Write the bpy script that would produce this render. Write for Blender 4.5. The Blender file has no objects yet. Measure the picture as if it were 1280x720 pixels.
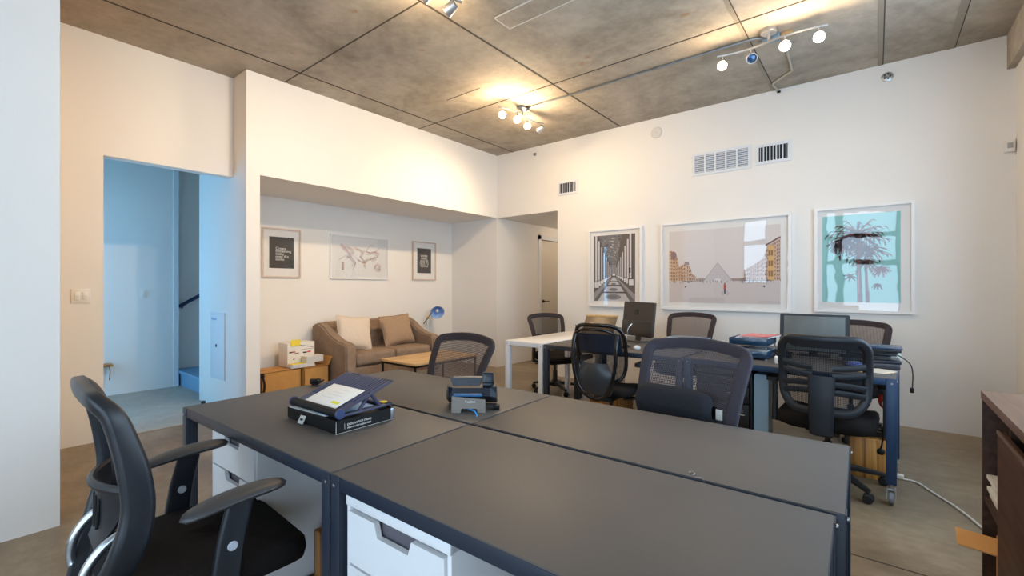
import bpy, bmesh, math, random
from mathutils import Vector, Matrix, Euler
R = math.radians
PI = math.pi
random.seed(11)
SC = bpy.context.scene
COL = SC.collection

# ------------------------------------------------------------------ helpers
def lin(c):
    return tuple(((v/255.0)/12.92 if v/255.0 <= 0.04045 else ((v/255.0+0.055)/1.055)**2.4) for v in c)

MATS = {}
def mat(name, rgb, rough=0.5, metal=0.0, var=0.0, scale=8.0, bump=0.0, bscale=60.0, spec=0.5, emit=None, estr=0.0, coat=0.0, stretch=None, srgb=True):
    if name in MATS:
        return MATS[name]
    m = bpy.data.materials.new(name)
    m.use_nodes = True
    nt = m.node_tree
    b = nt.nodes['Principled BSDF']
    c = lin(rgb) if srgb else rgb
    b.inputs['Base Color'].default_value = (*c, 1)
    b.inputs['Roughness'].default_value = rough
    b.inputs['Metallic'].default_value = metal
    b.inputs['Specular IOR Level'].default_value = spec
    b.inputs['Coat Weight'].default_value = coat
    tc = nt.nodes.new('ShaderNodeTexCoord')
    src = tc.outputs['Object']
    if stretch:
        mp = nt.nodes.new('ShaderNodeMapping')
        mp.inputs['Scale'].default_value = stretch
        nt.links.new(src, mp.inputs['Vector'])
        src = mp.outputs['Vector']
    if var > 0:
        n = nt.nodes.new('ShaderNodeTexNoise')
        n.inputs['Scale'].default_value = scale
        n.inputs['Detail'].default_value = 6
        nt.links.new(src, n.inputs['Vector'])
        r = nt.nodes.new('ShaderNodeValToRGB')
        r.color_ramp.elements[0].position = 0.3
        r.color_ramp.elements[1].position = 0.7
        r.color_ramp.elements[0].color = (*[v*(1-var) for v in c], 1)
        r.color_ramp.elements[1].color = (*[min(1, v*(1+var)) for v in c], 1)
        nt.links.new(n.outputs['Fac'], r.inputs['Fac'])
        nt.links.new(r.outputs['Color'], b.inputs['Base Color'])
    if bump > 0:
        n2 = nt.nodes.new('ShaderNodeTexNoise')
        n2.inputs['Scale'].default_value = bscale
        n2.inputs['Detail'].default_value = 4
        nt.links.new(src, n2.inputs['Vector'])
        bp = nt.nodes.new('ShaderNodeBump')
        bp.inputs['Strength'].default_value = bump
        bp.inputs['Distance'].default_value = 0.01
        nt.links.new(n2.outputs['Fac'], bp.inputs['Height'])
        nt.links.new(bp.outputs['Normal'], b.inputs['Normal'])
    if emit:
        b.inputs['Emission Color'].default_value = (*emit, 1)
        b.inputs['Emission Strength'].default_value = estr
    MATS[name] = m
    return m

def mesh_mat(name, rgb, open_, rough=0.7, spec=0.3):
    """woven mesh fabric: threads with open cells between them"""
    m = mat(name, rgb, rough, spec=spec)
    nt = m.node_tree
    b = nt.nodes['Principled BSDF']
    out = nt.nodes['Material Output']
    tr = nt.nodes.new('ShaderNodeBsdfTransparent')
    mx = nt.nodes.new('ShaderNodeMixShader')
    tc = nt.nodes.new('ShaderNodeTexCoord')
    w1 = nt.nodes.new('ShaderNodeTexWave'); w1.bands_direction = 'X'; w1.inputs['Scale'].default_value = 42
    w2 = nt.nodes.new('ShaderNodeTexWave'); w2.bands_direction = 'Z'; w2.inputs['Scale'].default_value = 42
    nt.links.new(tc.outputs['Object'], w1.inputs['Vector'])
    nt.links.new(tc.outputs['Object'], w2.inputs['Vector'])
    mul = nt.nodes.new('ShaderNodeMath'); mul.operation = 'MULTIPLY'
    nt.links.new(w1.outputs['Fac'], mul.inputs[0]); nt.links.new(w2.outputs['Fac'], mul.inputs[1])
    ma = nt.nodes.new('ShaderNodeMath'); ma.operation = 'MULTIPLY_ADD'
    ma.inputs[1].default_value = 1.2; ma.inputs[2].default_value = max(0, open_-0.3)
    ma.use_clamp = True
    nt.links.new(mul.outputs[0], ma.inputs[0])
    nt.links.new(ma.outputs[0], mx.inputs['Fac'])
    nt.links.new(b.outputs[0], mx.inputs[1]); nt.links.new(tr.outputs[0], mx.inputs[2])
    nt.links.new(mx.outputs[0], out.inputs['Surface'])
    return m

def vec(p):
    return Vector(p)

class MB:
    """collects shapes and links them as ONE mesh object"""
    def __init__(self):
        self.bm = bmesh.new()
        self.mi = 0
    def _tag(self, faces):
        for f in faces:
            f.material_index = self.mi
    def box(self, c, s, bev=0.0, rot=None, seg=2, taper=None):
        b = bmesh.new()
        bmesh.ops.create_cube(b, size=1.0)
        for v in b.verts:
            v.co = Vector((v.co.x*s[0], v.co.y*s[1], v.co.z*s[2]))
            if taper and v.co.z < 0:
                v.co.x *= taper; v.co.y *= taper
        if bev > 0:
            bmesh.ops.bevel(b, geom=list(b.edges), offset=min(bev, min(s)*0.49), segments=seg, profile=0.5, affect='EDGES')
        M = Matrix.Translation(c)
        if rot:
            M = M @ Euler(rot).to_matrix().to_4x4()
        b.transform(M)
        self._merge(b)
        return self
    def bb(self, x0, x1, y0, y1, z0, z1, bev=0.0):
        return self.box(((x0+x1)/2, (y0+y1)/2, (z0+z1)/2), (abs(x1-x0), abs(y1-y0), abs(z1-z0)), bev)
    def _merge(self, b):
        me = bpy.data.meshes.new('tmp')
        for f in b.faces:
            f.material_index = self.mi
        b.to_mesh(me); b.free()
        self.bm.from_mesh(me)
        bpy.data.meshes.remove(me)
    def sweep(self, path, prof, ref=(0, 0, 1), closed=False, scales=None, cap=True):
        b = bmesh.new()
        P = [Vector(p) for p in path]
        n = len(P)
        rings = []
        pref = None
        for i in range(n):
            if closed:
                t = P[(i+1) % n]-P[i-1]
            else:
                t = P[min(i+1, n-1)]-P[max(i-1, 0)]
            t.normalize()
            rf = Vector(ref(i) if callable(ref) else ref)
            A = rf - rf.dot(t)*t
            if A.length < 1e-4:
                A = pref.copy() if pref else t.orthogonal()
                A = A - A.dot(t)*t
            A.normalize()
            pref = A
            Bv = t.cross(A)
            s = scales[i] if scales else 1.0
            if not isinstance(s, tuple):
                s = (s, s)
            rings.append([b.verts.new(P[i]+A*(q[0]*s[0])+Bv*(q[1]*s[1])) for q in prof])
        m = len(prof)
        for i in range(n if closed else n-1):
            r0, r1 = rings[i], rings[(i+1) % n]
            for j in range(m):
                b.faces.new((r0[j], r0[(j+1) % m], r1[(j+1) % m], r1[j]))
        if cap and not closed:
            b.faces.new(rings[0][::-1]); b.faces.new(rings[-1])
        bmesh.ops.recalc_face_normals(b, faces=list(b.faces))
        self._merge(b)
        return self
    def tube(self, path, r, seg=8, closed=False, ref=None, smooth=0):
        if smooth:
            path = catmull(path, smooth, closed)
        n = len(path)
        sc = None
        if not isinstance(r, (int, float)):
            rr = list(r)
            sc = [rr[min(len(rr)-1, int(round(i*(len(rr)-1)/(n-1))))] for i in range(n)]
            r = 1.0
        prof = [(r*math.cos(2*PI*k/seg), r*math.sin(2*PI*k/seg)) for k in range(seg)]
        if ref is None:
            d = Vector(path[-1])-Vector(path[0])
            ref = (0.31, 0.17, 0.94) if abs(d.normalized().z) < 0.8 else (0.94, 0.31, 0.17)
        return self.sweep(path, prof, ref, closed, sc)
    def lathe(self, prof, c=(0, 0, 0), seg=24, rot=None):
        b = bmesh.new()
        rings = []
        for (r, z) in prof:
            if r < 1e-5:
                rings.append([b.verts.new((0, 0, z))])
            else:
                rings.append([b.verts.new((r*math.cos(2*PI*k/seg), r*math.sin(2*PI*k/seg), z)) for k in range(seg)])
        for i in range(len(rings)-1):
            a, d = rings[i], rings[i+1]
            for k in range(seg):
                k2 = (k+1) % seg
                if len(a) == 1 and len(d) == 1:
                    continue
                if len(a) == 1:
                    b.faces.new((a[0], d[k2], d[k]))
                elif len(d) == 1:
                    b.faces.new((a[k], a[k2], d[0]))
                else:
                    b.faces.new((a[k], a[k2], d[k2], d[k]))
        for ring, flip in ((rings[0], True), (rings[-1], False)):
            if len(ring) > 1:
                b.faces.new(ring[::-1] if flip else ring)
        bmesh.ops.recalc_face_normals(b, faces=list(b.faces))
        M = Matrix.Translation(c)
        if rot:
            M = M @ Euler(rot).to_matrix().to_4x4()
        b.transform(M)
        self._merge(b)
        return self
    def cyl(self, c, r, h, seg=16, rot=None, bev=0.0):
        e = min(bev, r*0.5, h*0.4)
        pr = [(r, -h/2), (r, h/2)] if e <= 0 else [(r-e, -h/2), (r, -h/2+e), (r, h/2-e), (r-e, h/2)]
        return self.lathe(pr, c, seg, rot)
    def grid(self, fn, nu, nv, thick=0.0):
        b = bmesh.new()
        V = [[b.verts.new(fn(i/nu, j/nv)) for j in range(nv+1)] for i in range(nu+1)]
        for i in range(nu):
            for j in range(nv):
                b.faces.new((V[i][j], V[i+1][j], V[i+1][j+1], V[i][j+1]))
        bmesh.ops.recalc_face_normals(b, faces=list(b.faces))
        if thick:
            bmesh.ops.solidify(b, geom=list(b.faces), thickness=thick)
        self._merge(b)
        return self
    def prism(self, pts, h0, h1, M=None):
        """2-D outline (x, y) extruded from z=h0 to h1, then placed by M"""
        b = bmesh.new()
        lo = [b.verts.new((p[0], p[1], h0)) for p in pts]
        hi = [b.verts.new((p[0], p[1], h1)) for p in pts]
        b.faces.new(lo[::-1]); b.faces.new(hi)
        n = len(pts)
        for i in range(n):
            b.faces.new((lo[i], lo[(i+1) % n], hi[(i+1) % n], hi[i]))
        bmesh.ops.recalc_face_normals(b, faces=list(b.faces))
        if M:
            b.transform(M)
        self._merge(b)
        return self
    def ball(self, c, s, sub=2, rot=None):
        b = bmesh.new()
        bmesh.ops.create_icosphere(b, subdivisions=sub, radius=1.0)
        M = Matrix.Translation(c)
        if rot:
            M = M @ Euler(rot).to_matrix().to_4x4()
        M = M @ Matrix.Diagonal((*s, 1))
        b.transform(M)
        self._merge(b)
        return self
    def build(self, name, mats, parent=None, smooth=35, loc=None, rz=None):
        me = bpy.data.meshes.new(name)
        self.bm.to_mesh(me); self.bm.free()
        if not isinstance(mats, (list, tuple)):
            mats = [mats]
        for m in mats:
            me.materials.append(m)
        if smooth:
            me.shade_smooth()
            me.set_sharp_from_angle(angle=R(smooth))
        o = bpy.data.objects.new(name, me)
        COL.objects.link(o)
        if parent:
            o.parent = parent
        if loc is not None:
            o.location = loc
        if rz is not None:
            o.rotation_euler = (0, 0, rz)
        return o

def catmull(P, n=6, closed=False):
    P = [Vector(p) for p in P]
    out = []
    m = len(P)
    for i in range(m if closed else m-1):
        if closed:
            p0, p1, p2, p3 = P[i-1], P[i], P[(i+1) % m], P[(i+2) % m]
        else:
            p0, p1, p2, p3 = P[max(i-1, 0)], P[i], P[i+1], P[min(i+2, m-1)]
        for k in range(n):
            t = k/n
            out.append(0.5*((2*p1)+(-p0+p2)*t+(2*p0-5*p1+4*p2-p3)*t*t+(-p0+3*p1-3*p2+p3)*t**3))
    if not closed:
        out.append(P[-1])
    return out

def rrect(w, h, r, n=4):
    pts = []
    for cx, cy, a0 in ((w/2-r, h/2-r, 0), (-w/2+r, h/2-r, 90), (-w/2+r, -h/2+r, 180), (w/2-r, -h/2+r, 270)):
        for k in range(n+1):
            a = R(a0+90*k/n)
            pts.append((cx+r*math.cos(a), cy+r*math.sin(a)))
    return pts

def interp(tab, x):
    if x <= tab[0][0]:
        return tab[0][1]
    for (a, b), (c, d) in zip(tab, tab[1:]):
        if x <= c:
            return b+(d-b)*(x-a)/(c-a)
    return tab[-1][1]

def thing(name, label, cat, loc=(0, 0, 0), rz=0.0, group=None):
    o = bpy.data.objects.new(name, None)
    o.empty_display_size = 0.1
    COL.objects.link(o)
    o.location = loc
    o.rotation_euler = (0, 0, rz)
    o['label'] = label; o['category'] = cat
    if group:
        o['group'] = group
    return o

def tag(o, label, cat, group=None, kind=None):
    o['label'] = label; o['category'] = cat
    if group:
        o['group'] = group
    if kind:
        o['kind'] = kind
    return o

def struct(o):
    o['kind'] = 'structure'
    return o

def copy_tree(o, parent=None):
    c = o.copy()
    COL.objects.link(c)
    if parent:
        c.parent = parent
    for ch in list(o.children):
        copy_tree(ch, c)
    return c

def text(body, size, M, name, m, parent=None, align='LEFT', thick=0.0004, space=1.0):
    cu = bpy.data.curves.new(name, 'FONT')
    cu.body = body
    cu.size = size
    cu.extrude = thick
    cu.align_x = align
    cu.space_line = space
    o = bpy.data.objects.new(name, cu)
    COL.objects.link(o)
    bpy.context.view_layer.update()
    me = bpy.data.meshes.new_from_object(o.evaluated_get(bpy.context.evaluated_depsgraph_get()))
    bpy.data.objects.remove(o)
    bpy.data.curves.remove(cu)
    me.transform(M)
    me.materials.clear()
    me.materials.append(m)
    r = bpy.data.objects.new(name, me)
    COL.objects.link(r)
    if parent:
        r.parent = parent
    return r

# text / picture plane facing local -Y: (x right, y up) -> (x, ., z)
FACE = Matrix(((1, 0, 0, 0), (0, 0, -1, 0), (0, 1, 0, 0), (0, 0, 0, 1)))

# ------------------------------------------------------------------ materials
def wall_mat():
    m = mat('white wall paint', (234, 231, 227), 0.55, var=0.012, scale=2.5, bump=0.06, bscale=160, spec=0.35)
    return m
M_wall = wall_mat()

def concrete(name, dark, mid, light, rough0, rough1, stretch=(1, 1, 1), s=1.0, rust=0.0, spec=0.5):
    m = bpy.data.materials.new(name); m.use_nodes = True
    nt = m.node_tree; b = nt.nodes['Principled BSDF']
    L = nt.links.new
    tc = nt.nodes.new('ShaderNodeTexCoord')
    mp = nt.nodes.new('ShaderNodeMapping'); mp.inputs['Scale'].default_value = stretch
    L(tc.outputs['Object'], mp.inputs['Vector'])
    n1 = nt.nodes.new('ShaderNodeTexNoise'); n1.inputs['Scale'].default_value = 0.9*s; n1.inputs['Detail'].default_value = 9; n1.inputs['Roughness'].default_value = 0.62; n1.inputs['Distortion'].default_value = 0.6
    n2 = nt.nodes.new('ShaderNodeTexNoise'); n2.inputs['Scale'].default_value = 9*s; n2.inputs['Detail'].default_value = 8; n2.inputs['Roughness'].default_value = 0.7
    L(mp.outputs['Vector'], n1.inputs['Vector']); L(mp.outputs['Vector'], n2.inputs['Vector'])
    mx = nt.nodes.new('ShaderNodeMix'); mx.data_type = 'FLOAT'; mx.inputs['Factor'].default_value = 0.3
    L(n1.outputs['Fac'], mx.inputs['A']); L(n2.outputs['Fac'], mx.inputs['B'])
    r = nt.nodes.new('ShaderNodeValToRGB')
    e = r.color_ramp.elements
    e[0].position = 0.34; e[0].color = (*lin(dark), 1)
    e[1].position = 0.66; e[1].color = (*lin(light), 1)
    k = r.color_ramp.elements.new(0.5); k.color = (*lin(mid), 1)
    L(mx.outputs['Result'], r.inputs['Fac'])
    col = r.outputs['Color']
    if rust > 0:
        v = nt.nodes.new('ShaderNodeTexNoise'); v.inputs['Scale'].default_value = 5.5; v.inputs['Detail'].default_value = 3
        L(tc.outputs['Object'], v.inputs['Vector'])
        rr = nt.nodes.new('ShaderNodeValToRGB')
        rr.color_ramp.elements[0].position = 0.70; rr.color_ramp.elements[0].color = (0, 0, 0, 1)
        rr.color_ramp.elements[1].position = 0.78; rr.color_ramp.elements[1].color = (rust, rust, rust, 1)
        L(v.outputs['Fac'], rr.inputs['Fac'])
        m2 = nt.nodes.new('ShaderNodeMix'); m2.data_type = 'RGBA'
        L(rr.outputs['Color'], m2.inputs['Factor']); L(col, m2.inputs['A'])
        m2.inputs['B'].default_value = (*lin((150, 105, 55)), 1)
        col = m2.outputs['Result']
    L(col, b.inputs['Base Color'])
    mr = nt.nodes.new('ShaderNodeMapRange'); mr.inputs['To Min'].default_value = rough0; mr.inputs['To Max'].default_value = rough1
    L(n1.outputs['Fac'], mr.inputs['Value']); L(mr.outputs['Result'], b.inputs['Roughness'])
    b.inputs['Specular IOR Level'].default_value = spec
    bp = nt.nodes.new('ShaderNodeBump'); bp.inputs['Strength'].default_value = 0.08; bp.inputs['Distance'].default_value = 0.01
    L(n2.outputs['Fac'], bp.inputs['Height']); L(bp.outputs['Normal'], b.inputs['Normal'])
    return m

M_ceil = concrete('board formed concrete ceiling', (138, 130, 118), (170, 161, 148), (194, 185, 172), 0.75, 0.9, (1, 1, 1), 1.2, rust=0.5, spec=0.2)
M_floor = concrete('sealed concrete floor', (98, 84, 66), (132, 116, 94), (162, 146, 122), 0.28, 0.5, (1, 1.5, 1), 1.1, spec=0.5)
M_entry = concrete('entry concrete lit tone', (150, 143, 132), (172, 165, 154), (190, 184, 174), 0.5, 0.7, (1, 1, 1), 1.4)  # paler than the main floor: the shading there is put into the colour
M_joint = mat('ceiling joint', (74, 68, 60), 0.9)
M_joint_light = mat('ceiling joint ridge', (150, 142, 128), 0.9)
M_caulk = mat('white caulk', (214, 212, 206), 0.7)
M_sawcut = mat('saw cut', (70, 60, 48), 0.8)
M_desk = mat('charcoal desk laminate', (84, 80, 78), 0.55, var=0.03, scale=5, bump=0.02, bscale=300, spec=0.4)
M_steel = mat('dark grey steel with blue cast', (38, 46, 60), 0.42, spec=0.5, bump=0.03, bscale=400)  # blue cast of the daylight is put into the dark steel colour
M_screw = mat('zinc screw', (170, 172, 176), 0.3, metal=0.9)
M_whitesteel = mat('white powder coat', (232, 233, 236), 0.4, bump=0.02, bscale=300)
M_whitetop = mat('white laminate top', (232, 230, 228), 0.25)
M_dark = mat('black recess', (14, 14, 16), 0.6)
M_grey = mat('grey handle recess', (96, 92, 100), 0.5)
M_blackpl = mat('black nylon plastic', (28, 30, 34), 0.42, bump=0.04, bscale=250)
M_backpl = mat('slate black plastic shell', (30, 34, 41), 0.38, bump=0.03, bscale=250)
M_gloss = mat('glossy black plastic', (14, 16, 20), 0.12, spec=0.7)
M_rubber = mat('caster rubber', (22, 22, 24), 0.6)
M_greyrubber = mat('grey caster rubber', (120, 124, 130), 0.5)
M_seat = mat('black seat fabric', (30, 26, 26), 0.9, var=0.2, scale=180, bump=0.3, bscale=500, spec=0.2)
M_silver = mat('brushed silver', (190, 196, 204), 0.25, metal=0.95)
M_alum = mat('satin aluminium', (196, 196, 196), 0.35, metal=0.8)
M_border = mat('brown black fabric border', (62, 54, 56), 0.8, var=0.12, scale=150, bump=0.2, bscale=400, spec=0.25)
M_border2 = mat('slate fabric border', (66, 63, 72), 0.8, var=0.12, scale=150, bump=0.2, bscale=400, spec=0.25)
M_mesh = mesh_mat('brown mesh weave', (98, 84, 80), 0.30)
M_mesh2 = mesh_mat('slate mesh weave', (84, 82, 90), 0.38)
M_meshblk = mesh_mat('black mesh weave', (30, 32, 38), 0.42)
M_smoke = mesh_mat('smoky panel', (20, 26, 36), 0.1, 0.2, 0.6)
M_sofa = mat('taupe velvet', (148, 126, 108), 0.85, var=0.12, scale=14, bump=0.12, bscale=250, spec=0.25)
M_sofadark = mat('dark sofa leg', (50, 38, 32), 0.5)
M_cream = mat('cream pillow linen', (222, 206, 188), 0.9, var=0.05, scale=60, bump=0.25, bscale=350)
M_tweed = mat('tan tweed', (170, 142, 116), 0.95, var=0.22, scale=120, bump=0.3, bscale=400)
M_card = mat('corrugated cardboard', (194, 142, 78), 0.8, var=0.06, scale=14)
M_card2 = mat('cardboard tape', (176, 128, 70), 0.5)
M_paper = mat('white paper', (236, 234, 230), 0.7)
M_paperedge = mat('paper stack edge', (214, 212, 210), 0.8, var=0.12, scale=120, stretch=(1, 1, 12))
M_yellow = mat('yellow sticky note', (238, 214, 62), 0.7)
M_red = mat('red ink', (206, 50, 44), 0.6)
M_ink = mat('black ink', (30, 28, 30), 0.7)
M_frame = mat('white frame lacquer', (236, 235, 234), 0.35)
M_framewood = mat('pale beech frame', (206, 186, 170), 0.5, var=0.06, scale=20)
M_mount = mat('white mount board', (238, 236, 234), 0.8)
M_vent = mat('vent white enamel', (222, 226, 232), 0.4)
M_ventdark = mat('vent duct dark', (30, 32, 38), 0.8)
M_plate = mat('switch plate white', (232, 228, 222), 0.35)
M_black = mat('matte black', (13, 13, 15), 0.55, spec=0.35)
M_monitor = mat('monitor back plastic', (58, 52, 46), 0.45)
M_monitor2 = mat('grey monitor back', (84, 88, 94), 0.5)
M_bluemetal = mat('dark blue plastic stand', (66, 68, 92), 0.45)
M_phone = mat('phone black', (26, 34, 46), 0.3)
M_phonegrey = mat('phone bracket grey', (132, 122, 114), 0.5)
M_cyan = mat('blue ethernet cable', (50, 170, 250), 0.4)
M_whitecable = mat('white cable', (222, 218, 210), 0.5)
M_rail = mat('navy handrail', (28, 38, 84), 0.4)
M_conduit = mat('galvanised conduit', (150, 156, 162), 0.35, metal=0.8)
M_conduit2 = mat('painted conduit', (176, 172, 158), 0.5)
M_bulb = mat('lit bulb', (255, 240, 215), 0.3, emit=(1.0, 0.80, 0.52), estr=60)
M_lens = mat('dark bulb lens', (60, 90, 130), 0.1, metal=0.5)
M_blueshade = mat('blue enamel', (140, 176, 228), 0.4)
M_brass = mat('brass joint', (160, 126, 60), 0.35, metal=0.8)
M_white = mat('white lamp post', (222, 224, 230), 0.4)
M_trim = mat('door trim white', (226, 228, 232), 0.4)
M_door = mat('door leaf paint', (206, 198, 186), 0.45)
M_stair = mat('blue grey stair carpet', (92, 128, 152), 0.9, var=0.1, scale=60)
M_step = mat('stair riser paint', (120, 158, 186), 0.7)
M_trayblue = mat('tray smoked plastic', (30, 58, 84), 0.15, spec=0.7)
M_foam = mat('dark foam pillow', (40, 42, 48), 0.85, var=0.15, scale=120, bump=0.3, bscale=420, spec=0.25)

def wood(name, a, b_, scale=(1, 1, 0.12), rough=0.5, s=9.0, planks=0.0):
    m = bpy.data.materials.new(name); m.use_nodes = True
    nt = m.node_tree; b = nt.nodes['Principled BSDF']; L = nt.links.new
    tc = nt.nodes.new('ShaderNodeTexCoord'); mp = nt.nodes.new('ShaderNodeMapping')
    mp.inputs['Scale'].default_value = scale
    L(tc.outputs['Object'], mp.inputs['Vector'])
    n = nt.nodes.new('ShaderNodeTexNoise'); n.inputs['Scale'].default_value = s; n.inputs['Detail'].default_value = 7; n.inputs['Roughness'].default_value = 0.65; n.inputs['Distortion'].default_value = 0.5
    L(mp.outputs['Vector'], n.inputs['Vector'])
    r = nt.nodes.new('ShaderNodeValToRGB')
    r.color_ramp.elements[0].position = 0.33; r.color_ramp.elements[0].color = (*lin(a), 1)
    r.color_ramp.elements[1].position = 0.66; r.color_ramp.elements[1].color = (*lin(b_), 1)
    L(n.outputs['Fac'], r.inputs['Fac']); L(r.outputs['Color'], b.inputs['Base Color'])
    b.inputs['Roughness'].default_value = rough
    return m
M_acacia = wood('striped acacia wood', (120, 68, 26), (222, 160, 80), (5, 5, 0.12), 0.45, 7)
M_walnut = wood('dark walnut veneer', (50, 32, 25), (84, 58, 45), (3, 0.25, 3), 0.6, 9)
M_walnut.node_tree.nodes['Principled BSDF'].inputs['Specular IOR Level'].default_value = 0.25
M_walnuttop = wood('walnut top with sheen', (96, 72, 58), (128, 100, 82), (3, 0.25, 3), 0.35, 9)  # lighter than the sides: the top's reflection is put into the colour
M_pine = wood('natural pine top', (200, 158, 104), (228, 192, 140), (4, 0.5, 3), 0.5, 8)

def glass_mat():
    m = bpy.data.materials.new('picture glass'); m.use_nodes = True
    nt = m.node_tree; L = nt.links.new
    out = nt.nodes['Material Output']
    nt.nodes.remove(nt.nodes['Principled BSDF'])
    tr = nt.nodes.new('ShaderNodeBsdfTransparent')
    gl = nt.nodes.new('ShaderNodeBsdfGlossy'); gl.inputs['Roughness'].default_value = 0.02
    fr = nt.nodes.new('ShaderNodeFresnel'); fr.inputs['IOR'].default_value = 1.8
    tc = nt.nodes.new('ShaderNodeTexCoord'); n = nt.nodes.new('ShaderNodeTexNoise'); n.inputs['Scale'].default_value = 3.0
    L(tc.outputs['Object'], n.inputs['Vector'])
    bp = nt.nodes.new('ShaderNodeBump'); bp.inputs['Strength'].default_value = 0.06; bp.inputs['Distance'].default_value = 0.02
    L(n.outputs['Fac'], bp.inputs['Height']); L(bp.outputs['Normal'], gl.inputs['Normal'])
    mx = nt.nodes.new('ShaderNodeMixShader')
    ge = nt.nodes.new('ShaderNodeNewGeometry')
    sb = nt.nodes.new('ShaderNodeMath'); sb.operation = 'SUBTRACT'; sb.inputs[0].default_value = 1.0
    L(ge.outputs['Backfacing'], sb.inputs[1])
    mu = nt.nodes.new('ShaderNodeMath'); mu.operation = 'MULTIPLY'
    L(fr.outputs[0], mu.inputs[0]); L(sb.outputs[0], mu.inputs[1])
    L(mu.outputs[0], mx.inputs['Fac']); L(tr.outputs[0], mx.inputs[1]); L(gl.outputs[0], mx.inputs[2])
    L(mx.outputs[0], out.inputs['Surface'])
    return m
M_glass = glass_mat()

def print_mat():
    m = bpy.data.materials.new('printed paper'); m.use_nodes = True
    nt = m.node_tree; b = nt.nodes['Principled BSDF']
    a = nt.nodes.new('ShaderNodeVertexColor'); a.layer_name = 'Ink'
    nt.links.new(a.outputs['Color'], b.inputs['Base Color'])
    b.inputs['Roughness'].default_value = 0.8
    return m
M_print = print_mat()

class Pic:
    """flat print drawn as coloured polygons, one mesh; x right, y up, faces -Y"""
    def __init__(self):
        self.v, self.f, self.c = [], [], []
    def poly(self, pts, rgb, layer=0):
        i = len(self.v)
        for p in pts:
            self.v.append((p[0], -0.0003*layer, p[1]))
        self.f.append(tuple(range(i, i+len(pts))))
        self.c.append(lin(rgb))
    def rect(self, x0, y0, x1, y1, rgb, layer=0):
        self.poly([(x0, y0), (x1, y0), (x1, y1), (x0, y1)], rgb, layer)
    def disc(self, cx, cy, rx, ry, rgb, layer=0, n=18):
        self.poly([(cx+rx*math.cos(2*PI*k/n), cy+ry*math.sin(2*PI*k/n)) for k in range(n)], rgb, layer)
    def line(self, pts, w, rgb, layer=0):
        for (a, b), (c, d) in zip(pts, pts[1:]):
            L = math.hypot(c-a, d-b) or 1
            nx, ny = -(d-b)/L*w/2, (c-a)/L*w/2
            self.poly([(a+nx, b+ny), (a-nx, b-ny), (c-nx, d-ny), (c+nx, d+ny)], rgb, layer)
    def build(self, name, parent, loc):
        me = bpy.data.meshes.new(name)
        me.from_pydata(self.v, [], self.f)
        at = me.color_attributes.new('Ink', 'FLOAT_COLOR', 'CORNER')
        k = 0
        for f, c in zip(self.f, self.c):
            for _ in f:
                at.data[k].color = (*c, 1); k += 1
        me.materials.append(M_print)
        o = bpy.data.objects.new(name, me)
        COL.objects.link(o)
        o.parent = parent
        o.location = loc
        return o

# ------------------------------------------------------------------ the setting
H = 3.37            # slab height
XL, XR, YB = -4.72, 0.90, 5.52
XREC = -5.025       # recessed part of the left wall
XE = -7.05          # entry far wall
YN = -2.1           # window wall behind the camera
HD = 2.378          # underside of the headers
T = 0.12

def block(name, *bs, m=M_wall):
    mb = MB()
    for b in bs:
        mb.bb(*b)
    return struct(mb.build(name, m, smooth=0))

block('floor', (XL, XR+0.3, YN-0.3, YB+0.15, -0.12, 0), (-6.0, XL, 1.88, YB+0.15, -0.12, 0), (XREC, XL, 0.2, 1.88, -0.12, 0),
      (-6.0, -3.4, YB+0.15, 9.0, -0.12, 0), m=M_floor)
block('floor_entry', (XE-0.4, XREC, -0.8, 1.88, -0.12, 0), (XE-0.4, -6.0, 1.88, 4.0, -0.12, 0), m=M_entry)
block('ceiling', (XE-0.5, XR+0.4, YN-0.4, 9.1, H, H+0.15), m=M_ceil)
# back wall with the hallway opening
block('wall_back', (-3.574, XR+0.2, YB, YB+0.15, 0, H), (XL, -3.574, YB, YB+0.15, HD, H))
# pier that closes the alcove, same plane as the back wall
block('wall_alcove_end', (-5.90, XL, YB, YB+0.15, 0, H))
block('wall_hall_left', (XL-0.14, XL, YB+0.15, 6.72, 0, H), (XL-0.14, XL, 6.72, 7.55, 2.14, H), (XL-0.14, XL, 7.55, 9.0, 0, H), (XL-0.3, XL-0.2, 6.5, 7.8, 0, H))
block('wall_hall_right', (-3.574, -3.45, YB+0.15, 9.0, 0, H))
block('wall_hall_end', (XL-0.3, -3.4, 8.7, 8.85, 0, H))
block('ceiling_hall', (XL, -3.574, YB+0.15, 8.7, HD, HD+0.1), m=M_wall)
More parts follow.
